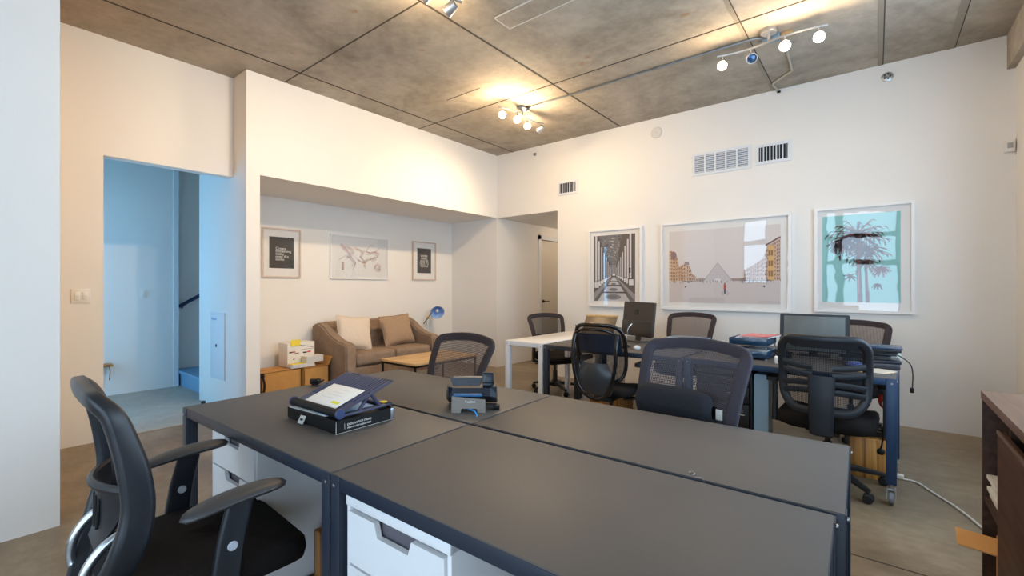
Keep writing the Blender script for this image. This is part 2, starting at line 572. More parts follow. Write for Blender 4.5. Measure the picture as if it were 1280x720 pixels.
# left wall: header over the alcove and its soffit
block('wall_left', (-5.75, XL, 1.944, YB, HD, H), (-6.0, XL, 1.82, 1.944, 0, H))
block('wall_alcove_back', (-5.90, -5.75, 1.944, YB, 0, H))
block('wall_recessed', (XREC-T, XREC, 0.27, 0.836, 0, H), (XREC-T, XREC, 0.836, 1.82, HD, H))
block('wall_pillar_left', (XREC-T, -3.42, 0.27, 0.393, 0, H), (-3.56, -3.42, YN, 0.27, 0, H))
block('wall_nook_bounce', (XREC, -3.47, 0.393, 0.399, 0, H), m=mat('mustard bounce coat', (226, 172, 40), 0.6, bump=0.05, bscale=160))  # hidden yellow sheet added to bounce a yellow glow onto the recessed wall
FILL_WIN = ((1.3, 4.3, 0.9, 3.0), (-1.75, -0.55, 0.25, 1.9))  # right-wall openings added out of view to even out the daylight
block('wall_right', (XR, XR+0.15, YN, -1.75, 0, H), (XR, XR+0.15, -0.55, 1.3, 0, H), (XR, XR+0.15, 4.3, YB, 0, H),
      (XR, XR+0.15, 1.3, 4.3, 0, 0.9), (XR, XR+0.15, 1.3, 4.3, 3.0, H), (XR, XR+0.15, -1.75, -0.55, 0, 0.25), (XR, XR+0.15, -1.75, -0.55, 1.9, H))
for n, (a, b, z0, z1) in enumerate(FILL_WIN):
    mb = MB()
    q = 4 if n == 0 else 2
    for k in range(q+1):
        y = a+(b-a)*k/q
        mb.bb(XR+0.05, XR+0.11, y-0.03, y+0.03, z0, z1)
    for z in (z0+0.03, z1-0.03):
        mb.bb(XR+0.05, XR+0.11, a, b, z-0.03, z+0.03)
    struct(mb.build('window_%d' % (4 if n == 0 else 6), mat('window frame grey', (96, 100, 106), 0.4), smooth=0))  # frames of the added, unseen fill windows
block('trim_beam_right', (0.85, XR, YN, YB, 3.085, H), m=M_ceil)
# entry and stairwell shell
block('wall_entry_far', (XE-T, XE, -0.7, 1.9, 0, H))
block('wall_stair_far', (XE-0.3, XE-0.18, 1.9, 4.0, 0, H), (XE-0.3, XE-T, 1.78, 1.9, 0, H))
block('wall_stair_end', (XE-0.3, -5.9, 3.7, 3.85, 0, H))
block('wall_stair_near', (-6.0, -5.90, 1.944, 3.8, 0, H))
# entry window wall (off to the left of the view)
block('wall_entry_window', (XE-T, XREC, -0.75, -0.6, 2.5, H), (XE-T, -6.85, -0.75, -0.6, 0, 2.5), (-5.35, XREC, -0.75, -0.6, 0, 2.5), (-6.85, -5.35, -0.75, -0.6, 0, 0.1))
block('wall_entry_right', (XREC-T, XREC-0.02, -0.75, 0.27, 0, H))
# window wall behind the camera, two big openings with mullions
WZ0, WZ1 = 0.25, 3.05
WINS = ((-2.74, -2.14, 1.35, 3.05), (-1.78, -1.10, 0.25, 3.05), (-0.95, 0.42, 0.25, 3.05))
block('wall_window', (-3.6, -2.74, YN-0.2, YN, 0, H), (-2.14, -1.78, YN-0.2, YN, 0, H), (-1.10, -0.95, YN-0.2, YN, 0, H), (0.42, XR+0.15, YN-0.2, YN, 0, H),
      (-2.74, -2.14, YN-0.2, YN, 0, 1.35), (-2.74, 0.42, YN-0.2, YN, 3.05, H), (-1.78, 0.42, YN-0.2, YN, 0, 0.25))
for n, (a, b, z0, z1) in enumerate(WINS):
    mb = MB()
    y0, y1 = YN-0.13, YN-0.07
    mb.bb(a, b, y0, y1, z0, z0+0.06).bb(a, b, y0, y1, z1-0.06, z1).bb(a, a+0.05, y0, y1, z0, z1).bb(b-0.05, b, y0, y1, z0, z1)
    for z in ((1.85, 2.46) if n else (2.42,)):
        mb.bb(a, b, y0, y1, z-0.05, z+0.05)
    if n == 2:
        mb.bb(-0.75, -0.60, y0, y1, z0, z1)
    struct(mb.build('window_%d' % (n+1 if n < 2 else 5), mat('window frame grey', (96, 100, 106), 0.4), smooth=0))
mb = MB()
for x in (-6.83, -6.1, -5.37):
    mb.bb(x-0.03, x+0.03, -0.7, -0.64, 0.1, 2.5)
mb.bb(-6.85, -5.35, -0.7, -0.64, 0.1, 0.16).bb(-6.85, -5.35, -0.7, -0.64, 2.44, 2.5)
wf = struct(mb.build('window_3', mat('window frame grey', (96, 100, 106), 0.4), smooth=0))
def tinted():  # blue tint added to turn the daylight in the entry blue
    m = bpy.data.materials.new('added blue glazing tint'); m.use_nodes = True
    nt = m.node_tree; nt.nodes.remove(nt.nodes['Principled BSDF'])
    tr = nt.nodes.new('ShaderNodeBsdfTransparent'); tr.inputs['Color'].default_value = (0.37, 0.74, 1.0, 1)
    gl = nt.nodes.new('ShaderNodeBsdfGlossy'); gl.inputs['Roughness'].default_value = 0.03
    mx = nt.nodes.new('ShaderNodeMixShader'); mx.inputs['Fac'].default_value = 0.05
    nt.links.new(tr.outputs[0], mx.inputs[1]); nt.links.new(gl.outputs[0], mx.inputs[2])
    nt.links.new(mx.outputs[0], nt.nodes['Material Output'].inputs['Surface'])
    return m
gp = MB(); gp.grid(lambda a, b_: Vector((-6.85+1.5*a, -0.67, 0.1+2.4*b_)), 1, 1); gp.build('glass_pane', tinted(), wf, smooth=0)

# ceiling joints
k = 0
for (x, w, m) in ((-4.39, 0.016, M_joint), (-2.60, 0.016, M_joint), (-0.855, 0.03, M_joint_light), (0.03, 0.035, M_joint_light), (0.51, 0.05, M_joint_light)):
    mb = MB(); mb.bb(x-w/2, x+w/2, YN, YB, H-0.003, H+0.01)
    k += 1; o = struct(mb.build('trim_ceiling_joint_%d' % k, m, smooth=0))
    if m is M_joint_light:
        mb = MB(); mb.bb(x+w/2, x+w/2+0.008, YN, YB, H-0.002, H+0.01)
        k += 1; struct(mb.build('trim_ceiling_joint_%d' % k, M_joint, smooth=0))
for (y, x0, x1) in ((2.18, -5.0, -2.6), (3.925, XL, 0.03), (0.435, -5.0, 0.8)):
    mb = MB(); mb.bb(x0, x1, y-0.006, y+0.006, H-0.003, H+0.01)
    k += 1; struct(mb.build('trim_ceiling_joint_%d' % k, M_joint, smooth=0))
mb = MB(); mb.bb(-3.75, -3.25, 3.52, 3.528, H-0.002, H+0.01); k += 1
struct(mb.build('trim_ceiling_joint_%d' % k, M_joint, smooth=0))
mb = MB(); mb.bb(-0.75, 0.9, 2.716, 2.724, -0.01, 0.0015); struct(mb.build('trim_floor_joint', M_sawcut, smooth=0))
mb = MB(); mb.bb(XREC-0.01, XREC+0.012, 0.84, 1.82, -0.01, 0.002); struct(mb.build('trim_threshold', mat('threshold strip', (150, 120, 90), 0.7), smooth=0))

# patched access panel in the slab
t = thing('ceiling_access_panel', 'rectangular caulked patch panel in the concrete ceiling near the top edge', 'access panel', (-1.9, 2.77, H-0.004))
mb = MB()
for (a, b, c, d) in ((-0.42, 0.42, -0.10, -0.09), (-0.42, 0.42, 0.09, 0.10), (-0.42, -0.41, -0.1, 0.1), (0.41, 0.42, -0.1, 0.1)):
    mb.bb(a, b, c, d, 0.0, 0.005)
mb.build('caulk_line', M_caulk, t, smooth=0)
MB().bb(-0.408, 0.408, -0.088, 0.088, 0.001, 0.005).build('panel', M_ceil, t, smooth=0)

# white joint / trim where the entry wall turns into the stair
mb = MB(); mb.bb(XE-0.01, XE+0.012, 1.85, 1.905, 0, H); struct(mb.build('trim_entry_corner', M_trim, smooth=0))
# hallway door
t = MB().bb(XL-0.045, XL-0.005, 6.735, 7.535, 0.01, 2.125, 0.002).build('door_1', M_door); struct(t)
h = MB()
h.cyl((XL+0.012, 6.80, 1.02), 0.026, 0.02, 16, (0, PI/2, 0))
h.tube([(XL+0.02, 6.80, 1.02), (XL+0.055, 6.80, 1.02), (XL+0.06, 6.84, 1.02), (XL+0.06, 6.92, 1.02)], 0.009)
h.build('door_handle', mat('dark bronze handle', (70, 60, 50), 0.35, metal=0.7), t)
mb = MB()
mb.bb(XL-0.01, XL+0.018, 6.65, 6.725, 0, 2.21).bb(XL-0.01, XL+0.018, 7.545, 7.62, 0, 2.21).bb(XL-0.01, XL+0.018, 6.65, 7.62, 2.135, 2.21)
struct(mb.build('trim_door', M_trim, smooth=0))

# stair landing and handrail in the entry
mb = MB(); mb.bb(XE-0.17, -6.0, 1.93, 3.7, 0.0, 0.16); mb.bb(XE-0.17, -6.0, 1.90, 3.7, 0.16, 0.2, 0.008)
st = mb.build('floor_stair_step', [M_step], smooth=0); struct(st)
t = thing('handrail', 'sloping dark blue handrail on the stairwell wall', 'handrail', (XE-0.12, 2.0, 0.98))
mb = MB(); mb.tube([(0.02, -0.07, 0.04), (0.02, 0.9, 0.62)], 0.022, 10); mb.build('rail', M_rail, t)
mb = MB(); mb.tube([(-0.06, -0.01, 0.02), (0.02, 0.0, 0.075)], 0.01, 8); mb.build('bracket', M_rail, t)
t = thing('door_stop', 'small black floor door stop at the foot of the entry corner', 'door stop', (-5.62, 1.74, 0))
mb = MB(); mb.lathe([(0.032, 0), (0.032, 0.012), (0.02, 0.03), (0.02, 0.05), (0.026, 0.056), (0.0, 0.066)], seg=16); mb.build('stopper', M_black, t)
t = thing('small_box', 'small black box standing on the stair step', 'box', (-6.22, 2.05, 0.2))
mb = MB(); mb.bb(-0.05, 0.05, -0.05, 0.05, 0, 0.12, 0.006); mb.build('body', M_black, t)
mb = MB(); mb.bb(-0.054, 0.054, -0.054, 0.054, 0.105, 0.125, 0.004); mb.build('lid', M_black, t)
# little bracket shelf on the entry wall, mostly hidden by the door edge
t = thing('wall_hung_shelf', 'small brown wooden ledge with a hanging cord on the entry wall', 'shelf', (XE, 1.075, 0.26))
MB().bb(0.0, 0.16, -0.16, 0.16, 0.10, 0.125, 0.004).build('board', M_acacia, t)
mb = MB(); mb.tube([(0.12, 0.13, 0.10), (0.125, 0.135, 0.04), (0.12, 0.13, -0.06)], 0.004, 6); mb.build('cord', M_black, t)
for y in (-0.1, 0.05):
    MB().bb(0.0, 0.02, y, y+0.03, 0.0, 0.10).build('bracket', M_black, t)

# ------------------------------------------------------------------ wall fittings
def switch_plate(name, label, loc, rz, n):
    t = thing(name, label, 'light switch', loc, rz)
    w = 0.07+0.046*(n-1)
    MB().box((0, -0.004, 0), (w, 0.008, 0.117), 0.003).build('plate', M_plate, t)
    for i in range(n):
        x = (i-(n-1)/2)*0.046
        mb = MB(); mb.box((x, -0.009, 0), (0.033, 0.006, 0.066), 0.002); mb.box((x, -0.0125, 0.012), (0.029, 0.004, 0.034), 0.001, (R(-6), 0, 0))
        mb.build('rocker', M_plate, t)
    return t
# -x-facing etc: plate faces local -Y; on a wall facing +X rotate by +90 deg
switch_plate('light_switch', 'double rocker light switch on the warm wall left of the doorway', (XREC, 0.697, 1.206), PI/2, 2)
switch_plate('light_switch', 'single rocker switch inside the blue entry', (XE, 1.545, 1.198), PI/2, 1)

t = thing('electrical_cabinet', 'tall flush white electrical panel door on the bluish jamb wall', 'electrical panel', (-5.43, 1.82, 0.66))
MB().box((0, -0.006, 0), (0.38, 0.012, 0.70), 0.003).build('door', mat('panel enamel', (218, 226, 232), 0.4), t)
MB().box((-0.02, -0.014, 0.0), (0.022, 0.01, 0.03), 0.003).build('latch', M_black, t)
text('Electrical', 0.035, Matrix.Translation((-0.15, -0.0125, 0.27)) @ FACE, 'lettering', mat('blue lettering', (70, 140, 200), 0.6), t)

def vent(label, x0, x1, z0, z1, kind, dark):
    w, h = x1-x0, z1-z0
    t = thing('air_vent', label, 'vent', ((x0+x1)/2, YB, (z0+z1)/2), 0, 'wall vents on the back wall')
    f = 0.03
    mb = MB()
    mb.bb(-w/2, w/2, -0.012, 0, h/2-f, h/2).bb(-w/2, w/2, -0.012, 0, -h/2, -h/2+f)
    mb.bb(-w/2, -w/2+f, -0.012, 0, -h/2+f, h/2-f).bb(w/2-f, w/2, -0.012, 0, -h/2+f, h/2-f)
    mb.build('frame', M_vent, t, smooth=0)
    MB().bb(-w/2+0.01, w/2-0.01, -0.002, 0.001, -h/2+0.01, h/2-0.01).build('duct_back', dark, t, smooth=0)
    mb = MB()
    if kind == 'v':
        n = max(4, int((w-2*f)/0.028))
        for i in range(n):
            x = -w/2+f+(i+0.5)*(w-2*f)/n
            mb.box((x, -0.007, 0), (0.003, 0.014, h-2*f), 0, (0, 0, R(25)))
            if i % 2:
                mb.box((x, -0.004, 0), (0.012, 0.003, h-2*f), 0)
        mb.build('louvre', M_vent, t, smooth=0)
    else:
        nb = 9
        for j in range(nb):
            z = -h/2+f+(j+0.5)*(h-2*f)/nb
            mb.box((0, -0.008, z), (w-2*f, 0.0025, 0.018), 0, (R(-38), 0, 0))
        mb.build('louvre', M_vent, t, smooth=0)
        mb = MB()
        for i in range(1, 5):
            x = -w/2+f+i*(w-2*f)/5
            mb.bb(x-0.009, x+0.009, -0.0165, -0.002, -h/2+f, h/2-f)
        mb.build('divider', M_vent, t, smooth=0)
    return t
vent('small dark-slotted air vent above the hallway opening', -3.565, -3.24, 2.585, 2.785, 'v', M_ventdark)
vent('long white return grille of horizontal louvres in five bays', -1.69, -1.065, 2.58, 2.84, 'h', mat('vent blue grey', (120, 136, 160), 0.7))
vent('medium dark vertical-slotted vent right of the long grille', -1.02, -0.69, 2.60, 2.815, 'v', M_ventdark)

t = thing('wall_cover_plate', 'round off-white blank cover plate high on the back wall', 'cover plate', (-2.12, YB, 3.19))
MB().lathe([(0.07, 0), (0.07, 0.008), (0.062, 0.014), (0.0, 0.015)], (0, 0, 0), 28, (PI/2, 0, 0)).build('disc', mat('cover plate cream', (214, 212, 206), 0.5), t)
MB().cyl((0, -0.016, 0), 0.006, 0.003, 10, (PI/2, 0, 0)).build('screw', M_screw, t)
for (x, z, r, lab) in ((-3.97, 3.258, 0.028, 'small sprinkler head on the back wall near the left corner'), (0.082, 3.245, 0.045, 'round perforated sprinkler escutcheon high at the right of the back wall')):
    t = thing('fire_sprinkler', lab, 'sprinkler', (x, YB, z))
    MB().lathe([(r, 0), (r, 0.004), (r*0.7, 0.012), (r*0.35, 0.012), (r*0.3, 0.03), (0, 0.03)], (0, 0, 0), 20, (PI/2, 0, 0)).build('escutcheon', M_alum, t)
    mb = MB()
    for k in range(5):
        a = 2*PI*k/5
        mb.box((r*0.5*math.cos(a), -0.018, r*0.5*math.sin(a)), (r*0.22, 0.02, r*0.22), 0.001)
    mb.build('deflector', M_ink, t)
t = thing('wall_sensor', 'small white box sensor on the back wall by the right corner', 'sensor', (0.862, YB, 2.445))
MB().box((0, -0.02, 0), (0.062, 0.04, 0.10), 0.006).build('housing', M_plate, t)
MB().box((0.0, -0.042, 0.0), (0.034, 0.006, 0.045), 0.002).build('lens', mat('sensor grey', (170, 170, 170), 0.3), t)

# ------------------------------------------------------------------ track lights
LIGHTS = []
def track_light(label, loc, rz, offs, aims, lit, s_amp, watts, z_bar=0.10, canopy=True):
    """bar hung under the slab; offs along local x; aims = direction of each head"""
    t = thing('track_light', label, 'track light', (loc[0], loc[1], H), rz, 'ceiling track lights')
    if canopy:
        mb = MB(); mb.lathe([(0.0, -0.035), (0.05, -0.035), (0.06, -0.028), (0.06, 0.0)], seg=24); mb.cyl((0, 0, -0.06), 0.012, 0.06); mb.build('canopy', M_alum, t)
    L = max(abs(o) for o in offs)+0.045
    path = [(x, s_amp*math.sin(PI*x/L), -z_bar) for x in [(-L+2*L*i/20) for i in range(21)]]
    MB().tube(path, 0.009, 8).build('bar', M_alum, t)
    rot = Matrix.Rotation(-rz, 3, 'Z')
    for hi, (o, a, on) in enumerate(zip(offs, aims, lit)):
        y = s_amp*math.sin(PI*o/L)
        d = (rot @ Vector(a)).normalized()
        p = Vector((o, y, -z_bar-0.075))
        q = d.to_track_quat('-Z', 'Y').to_euler()
        hd = MB()
        hd.lathe([(0.014, 0.05), (0.028, 0.046), (0.035, 0.02), (0.042, -0.03), (0.042, -0.036), (0.038, -0.036), (0.037, -0.02), (0.0, -0.02)], p, 20, tuple(q))
        h = hd.build('spot_head', M_alum, t)
        MB().tube([(o, y, -z_bar), (o, y, -z_bar-0.035), tuple(p+(-d)*0.045)], 0.006, 6).build('stem', M_alum, h)
        MB().lathe([(0.0, -0.038), (0.022, -0.034), (0.036, -0.024), (0.036, -0.019), (0, -0.019)], p, 20, tuple(q)).build('bulb', M_bulb if on else M_lens, h)
        if on:
            W = Matrix.Translation(t.location) @ Matrix.Rotation(rz, 4, 'Z')
            LIGHTS.append((W @ (p+d*0.05), Vector(a).normalized(), watts[hi] if isinstance(watts, list) else watts))
    return t
cam_dir = Vector((0.55, -0.75, -0.45))
track_light('four-head track light nearest the far left ceiling corner', (-3.21, 4.21, 0), R(83), (-0.33, -0.12, 0.11, 0.32),
            ((0.5, -0.75, -0.5), (0.55, -0.65, -0.55), (0.6, -0.6, -0.6), (-0.8, -0.13, -0.58)), (1, 1, 1, 1), 0.04, [(8, 32), (8, 32), (8, 32), (95, 26)])
track_light('four-head track light below the conduit junction box at upper right', (-0.68, 4.19, 0), R(1), (-0.35, -0.135, 0.115, 0.345),
            ((0.05, -0.75, -0.6), (0.35, -0.7, -0.6), (0.15, -0.8, -0.5), (-0.05, -0.85, -0.5)), (1, 0, 1, 1), -0.03, (6, 13))
track_light('track light at the top edge with one lit spot head in view', (-2.28, 1.87, 0), R(88), (-0.35, -0.12, 0.11, 0.31),
            ((0.3, -0.4, -0.8), (0.2, 0.2, -0.9), (-0.85, -0.25, -0.5), (-0.88, -0.18, -0.42)), (1, 1, 1, 1), 0.03, [(8, 4), (8, 4), (45, 8), (80, 18)])

t = thing('electrical_conduit', 'thin grey conduit running along the ceiling between the two track lights', 'conduit', (-3.15, 4.235, H))
MB().tube([(0.0, 0, -0.03), (0.06, 0, -0.014), (2.33, 0, -0.014), (2.41, 0.02, -0.02)], 0.0105, 10).build('pipe', M_conduit, t)
mb = MB()
for x in (0.7, 1.52):
    mb.cyl((x, 0, -0.014), 0.016, 0.05, 10, (0, PI/2, 0))
mb.build('coupling', M_conduit, t)
mb = MB()
mb.box((0, 0, -0.03), (0.036, 0.036, 0.05), 0.004); mb.build('end_box', M_conduit, t)
t = thing('junction_box', 'blue-grey metal junction box on the ceiling above the right track light', 'junction box', (-0.68, 4.305, H))
MB().box((0, 0, -0.025), (0.13, 0.075, 0.05), 0.006).build('box', mat('junction blue grey', (130, 156, 176), 0.4, metal=0.4), t)
MB().box((0.11, 0.02, -0.014), (0.08, 0.06, 0.026), 0.004).build('connector', mat('amber connector', (196, 160, 110), 0.5), t)
MB().tube([(-0.10, 0.012, -0.02), (0.0, -0.03, -0.06), (0.02, -0.07, -0.075)], 0.008, 8).build('flex_cable', M_conduit, t)
t = thing('electrical_conduit', 'bent pale conduit stepping from the junction box to the back wall', 'conduit', (-0.60, 4.31, H))
MB().tube([(0.0, 0, -0.014), (-0.02, 0.55, -0.014), (-0.03, 0.78, -0.014), (-0.22, 0.98, -0.014), (-0.23, 1.02, -0.014), (-0.21, 1.19, -0.016), (-0.20, 1.21, -0.03)], 0.0105, 8).build('pipe', M_conduit2, t)
MB().box((-0.20, 1.205, -0.03), (0.03, 0.03, 0.02), 0.003).build('clamp', M_black, t)

# ------------------------------------------------------------------ framed prints
def framed(name, label, x0, x1, z0, z1, fw, depth, wall, mount_w, draw, m_frame, group):
    w, h = x1-x0, z1-z0
    if wall == 'back':
        t = thing(name, label, 'framed print', ((x0+x1)/2, YB, z0), 0, group)
    else:
        t = thing(name, label, 'framed print', (-5.75, (x0+x1)/2, z0), PI/2, group)
    mb = MB()
    d = -depth
    mb.bb(-w/2, w/2, d, -0.001, 0, fw).bb(-w/2, w/2, d, -0.001, h-fw, h)
    mb.bb(-w/2, -w/2+fw, d, -0.001, fw, h-fw).bb(w/2-fw, w/2, d, -0.001, fw, h-fw)
    mb.build('frame', m_frame, t, smooth=0)
    mb = MB(); mb.bb(-w/2+fw*0.6, w/2-fw*0.6, -0.012, -0.002, fw*0.6, h-fw*0.6)
    mb.build('mount', M_mount, t, smooth=0)
    pc = Pic()
    ix0, ix1, iz0, iz1 = mount_w
    pw, ph = w-ix0-ix1, h-iz0-iz1
    draw(pc, pw, ph)
    pc.build('print', t, (-w/2+ix0, -0.0125, iz0))
    MB().bb(-w/2+fw, w/2-fw, -depth*0.62-0.002, -depth*0.62, fw, h-fw).build('glass', M_glass, t, smooth=0)
    return t

def draw_colonnade(p, w, h):
    rnd = random.Random(4)
    G = lambda v: (v, v, min(255, v+6))
    p.rect(0, 0, w, h, G(150))
    vx, vy = 0.50*w, 0.40*h
    def at(x, y, t):
        return (x+(vx-x)*t, y+(vy-y)*t)
    # vault, floor, far end
    p.poly([at(0.12*w, h, 0), at(0.70*w, h, 0), at(0.70*w, h, 0.9), at(0.12*w, h, 0.9)], G(112), 1)
    for i in range(160):
        t = rnd.random()**0.7*0.86; s = rnd.random()
        x, y = at(0.12*w+s*0.58*w, h, t)
        q = (1-t)*0.03*w
        p.disc(x, y-0.002, q, q*0.5, G(rnd.choice((70, 90, 150, 190))), 2, 6)
    p.poly([(0.0, 0), (w, 0), at(w, 0, 0.92), at(0, 0, 0.92)], G(196), 1)
    p.poly([(0.0, 0), (0.10*w, 0), at(0.22*w, 0, 0.9), at(0, 0, 0.9)], G(96), 2)
    p.poly([(0.88*w, 0), (w, 0), at(w, 0, 0.9), at(0.78*w, 0, 0.9)], G(104), 2)
    for t0, t1, g in ((0.30, 0.36, 80), (0.56, 0.62, 90), (0.72, 0.76, 100)):
        p.poly([at(0.05*w, 0, t0), at(0.95*w, 0, t0), at(0.95*w, 0, t1), at(0.05*w, 0, t1)], G(g), 3)
    for t, r in ((0.16, 0.19), (0.44, 0.11), (0.65, 0.06)):
        x, y = at(0.48*w, 0, t); p.disc(x, y, r*w, r*w*0.33, G(128), 3, 20)
        p.disc(x, y, r*w*0.6, r*w*0.2, G(112), 4, 20)
    # side walls and columns
    p.poly([(0, 0.12*h), (0, h), (0.12*w, h), at(0.12*w, h, 0.86), at(0, 0.12*h, 0.86)], G(74), 2)
    p.poly([(w, 0.1*h), (w, h), (0.70*w, h), at(0.70*w, h, 0.86), at(w, 0.1*h, 0.86)], G(92), 2)
    ts = [0.0, 0.16, 0.32, 0.46, 0.58, 0.68, 0.76, 0.83]
    for i, t in enumerate(ts):
        wd = (1-t)*0.07*w
        for side in (0, 1):
            if side == 0:
                xb, yb = at(0.07*w, 0.30*h, t); _, yt = at(0.05*w, h*1.02, t)
            else:
                xb, yb = at(0.90*w, 0.34*h, t); _, yt = at(0.9*w, h*1.02, t)
            if yt > h: yt = h
            p.rect(xb-wd*0.55, yb, xb+wd*0.55, yt, G(215), 4+(8-i))
            p.rect(xb+wd*0.25, yb, xb+wd*0.55, yt, G(60), 5+(8-i))
            p.rect(xb-wd*0.55, yb, xb-wd*0.35, yt, G(120), 5+(8-i))
            pb = (1-t)*0.10*h
            p.rect(max(0, xb-wd*0.9), yb-pb, min(w, xb+wd*0.9), yb, G(225), 5+(8-i))
            p.rect(max(0, xb-wd*0.9), yb-pb, max(0, xb-wd*0.6), yb, G(80), 6+(8-i))
            p.rect(max(0, xb-wd*0.9), yb-0.012*h*(1-t), min(w, xb+wd*0.9), yb, G(50), 6+(8-i))
    p.rect(0.42*w, 0.36*h, 0.56*w, 0.56*h, G(80), 3)
    for i in range(5):
        p.rect(0.43*w+i*0.026*w, 0.40*h, 0.435*w+i*0.026*w+0.008*w, 0.55*h, G(170), 4)
    p.rect(0.47*w, 0.385*h, 0.53*w, 0.41*h, G(235), 5)
    p.rect(0.86*w, 0.42*h, 0.90*w, 0.50*h, G(40), 16)

def draw_plaza(p, w, h):
    rnd = random.Random(9)
    p.rect(0, 0, w, h, (226, 218, 216))
    p.rect(0, 0, w, 0.30*h, (214, 202, 200), 1)
    hz = 0.30*h
    def palace(pts, base, seed, x0, x1, top):
        r2 = random.Random(seed)
        p.poly(pts, base, 2)
        n = int((x1-x0)/(0.016*w))
        for i in range(n):
            x = x0+(i+0.2)*(x1-x0)/n
            tp = top(x)
            rows = max(2, int((tp-hz)/(0.045*h)))
            for j in range(rows):
                y = hz+0.012*h+j*(tp-hz)/rows
                g = r2.choice(((120, 90, 76), (150, 116, 98), (96, 72, 64)))
                p.rect(x, y, x+(x1-x0)/n*0.42, y+(tp-hz)/rows*0.55, g, 3)
        for j in range(1, 4):
            pts2 = [(x0+(x1-x0)*q/8, hz+(top(x0+(x1-x0)*q/8)-hz)*j/4) for q in range(9)]
            p.line(pts2, 0.004*h, (140, 108, 90), 4)
    tl = lambda x: interp([(0, 0.74*h), (0.05*w, 0.72*h), (0.09*w, 0.62*h), (0.10*w, 0.50*h), (0.15*w, 0.54*h), (0.21*w, 0.50*h), (0.23*w, 0.40*h), (0.27*w, 0.36*h)], x)
    left = [(0, hz)]+[(0.27*w, hz)]+[(x*w, tl(x*w)) for x in (0.27, 0.23, 0.21, 0.15, 0.10, 0.09, 0.05, 0.0)]
    palace(left, (214, 180, 156), 3, 0, 0.26*w, tl)
    p.disc(0.045*w, 0.66*h, 0.03*w, 0.06*h, (150, 128, 130), 4, 14)
    p.rect(0.155*w, 0.52*h, 0.20*w, 0.57*h, (160, 140, 138), 4)
    tr = lambda x: interp([(0.70*w, 0.44*h), (0.78*w, 0.50*h), (0.86*w, 0.58*h), (0.90*w, 0.74*h), (w, 0.82*h)], x)
    right = [(0.70*w, hz), (w, hz)]+[(x*w, tr(x*w)) for x in (1.0, 0.90, 0.86, 0.78, 0.70)]
    palace(right, (206, 176, 160), 5, 0.71*w, w, tr)
    p.rect(0.90*w, hz, 0.955*w, 0.74*h, (222, 176, 116), 4)
    p.line([(0.88*w, 0.74*h), (w, 0.84*h)], 0.02*h, (120, 84, 78), 5)
    for i in range(6):
        p.rect(0.905*w+0.02*w*(i % 2), hz+0.05*h+(i//2)*0.13*h, 0.92*w+0.02*w*(i % 2), hz+0.12*h+(i//2)*0.13*h, (150, 104, 70), 5)
    p.rect(0.27*w, hz, 0.71*w, hz+0.035*h, (190, 166, 154), 2)
    for i in range(36):
        x = 0.27*w+i*0.0122*w
        p.rect(x, hz+0.008*h, x+0.005*w, hz+0.03*h, (130, 104, 96), 3)
    # low glass roof in the middle of the square
    p.poly([(0.34*w, hz), (0.60*w, hz), (0.47*w, 0.54*h)], (206, 198, 200), 4)
    p.line([(0.34*w, hz), (0.47*w, 0.54*h), (0.60*w, hz)], 0.005*h, (150, 138, 140), 5)
    for i in range(1, 6):
        p.line([(0.34*w+0.13*w*i/6, hz+0.24*h*i/6), (0.60*w-0.13*w*i/6, hz+0.24*h*i/6)], 0.0016*h, (180, 168, 170), 5)
    p.disc(0.47*w, hz+0.012*h, 0.03*w, 0.02*h, (232, 228, 226), 5, 12)
    p.line([(0.14*w, hz), (0.34*w, hz)], 0.006*h, (70, 58, 58), 5)
    p.line([(0.60*w, hz), (0.95*w, hz)], 0.005*h, (90, 74, 72), 5)
    for i in range(46):
        x = rnd.random()*w; y = hz-0.005*h-rnd.random()*0.03*h
        p.rect(x, y, x+0.004*w, y+0.024*h, rnd.choice(((40, 34, 40), (80, 60, 60), (60, 70, 100))), 6)
    p.disc(0.165*w, 0.22*h, 0.008*w, 0.012*h, (60, 40, 40), 6, 8); p.disc(0.87*w, 0.225*h, 0.009*w, 0.014*h, (60, 70, 120), 6, 8)
    # small figure in red with a bicycle
    p.disc(0.535*w, 0.262*h, 0.006*w, 0.012*h, (60, 40, 36), 7, 8)
    p.rect(0.525*w, 0.19*h, 0.546*w, 0.25*h, (206, 60, 44), 7)
    p.poly([(0.527*w, 0.19*h), (0.545*w, 0.19*h), (0.541*w, 0.12*h), (0.532*w, 0.12*h)], (58, 60, 100), 7)
    for cx in (0.52, 0.556):
        p.line([(cx*w+0.011*w*math.cos(k*PI/5), 0.135*h+0.02*h*math.sin(k*PI/5)) for k in range(11)], 0.003*h, (70, 66, 70), 8)

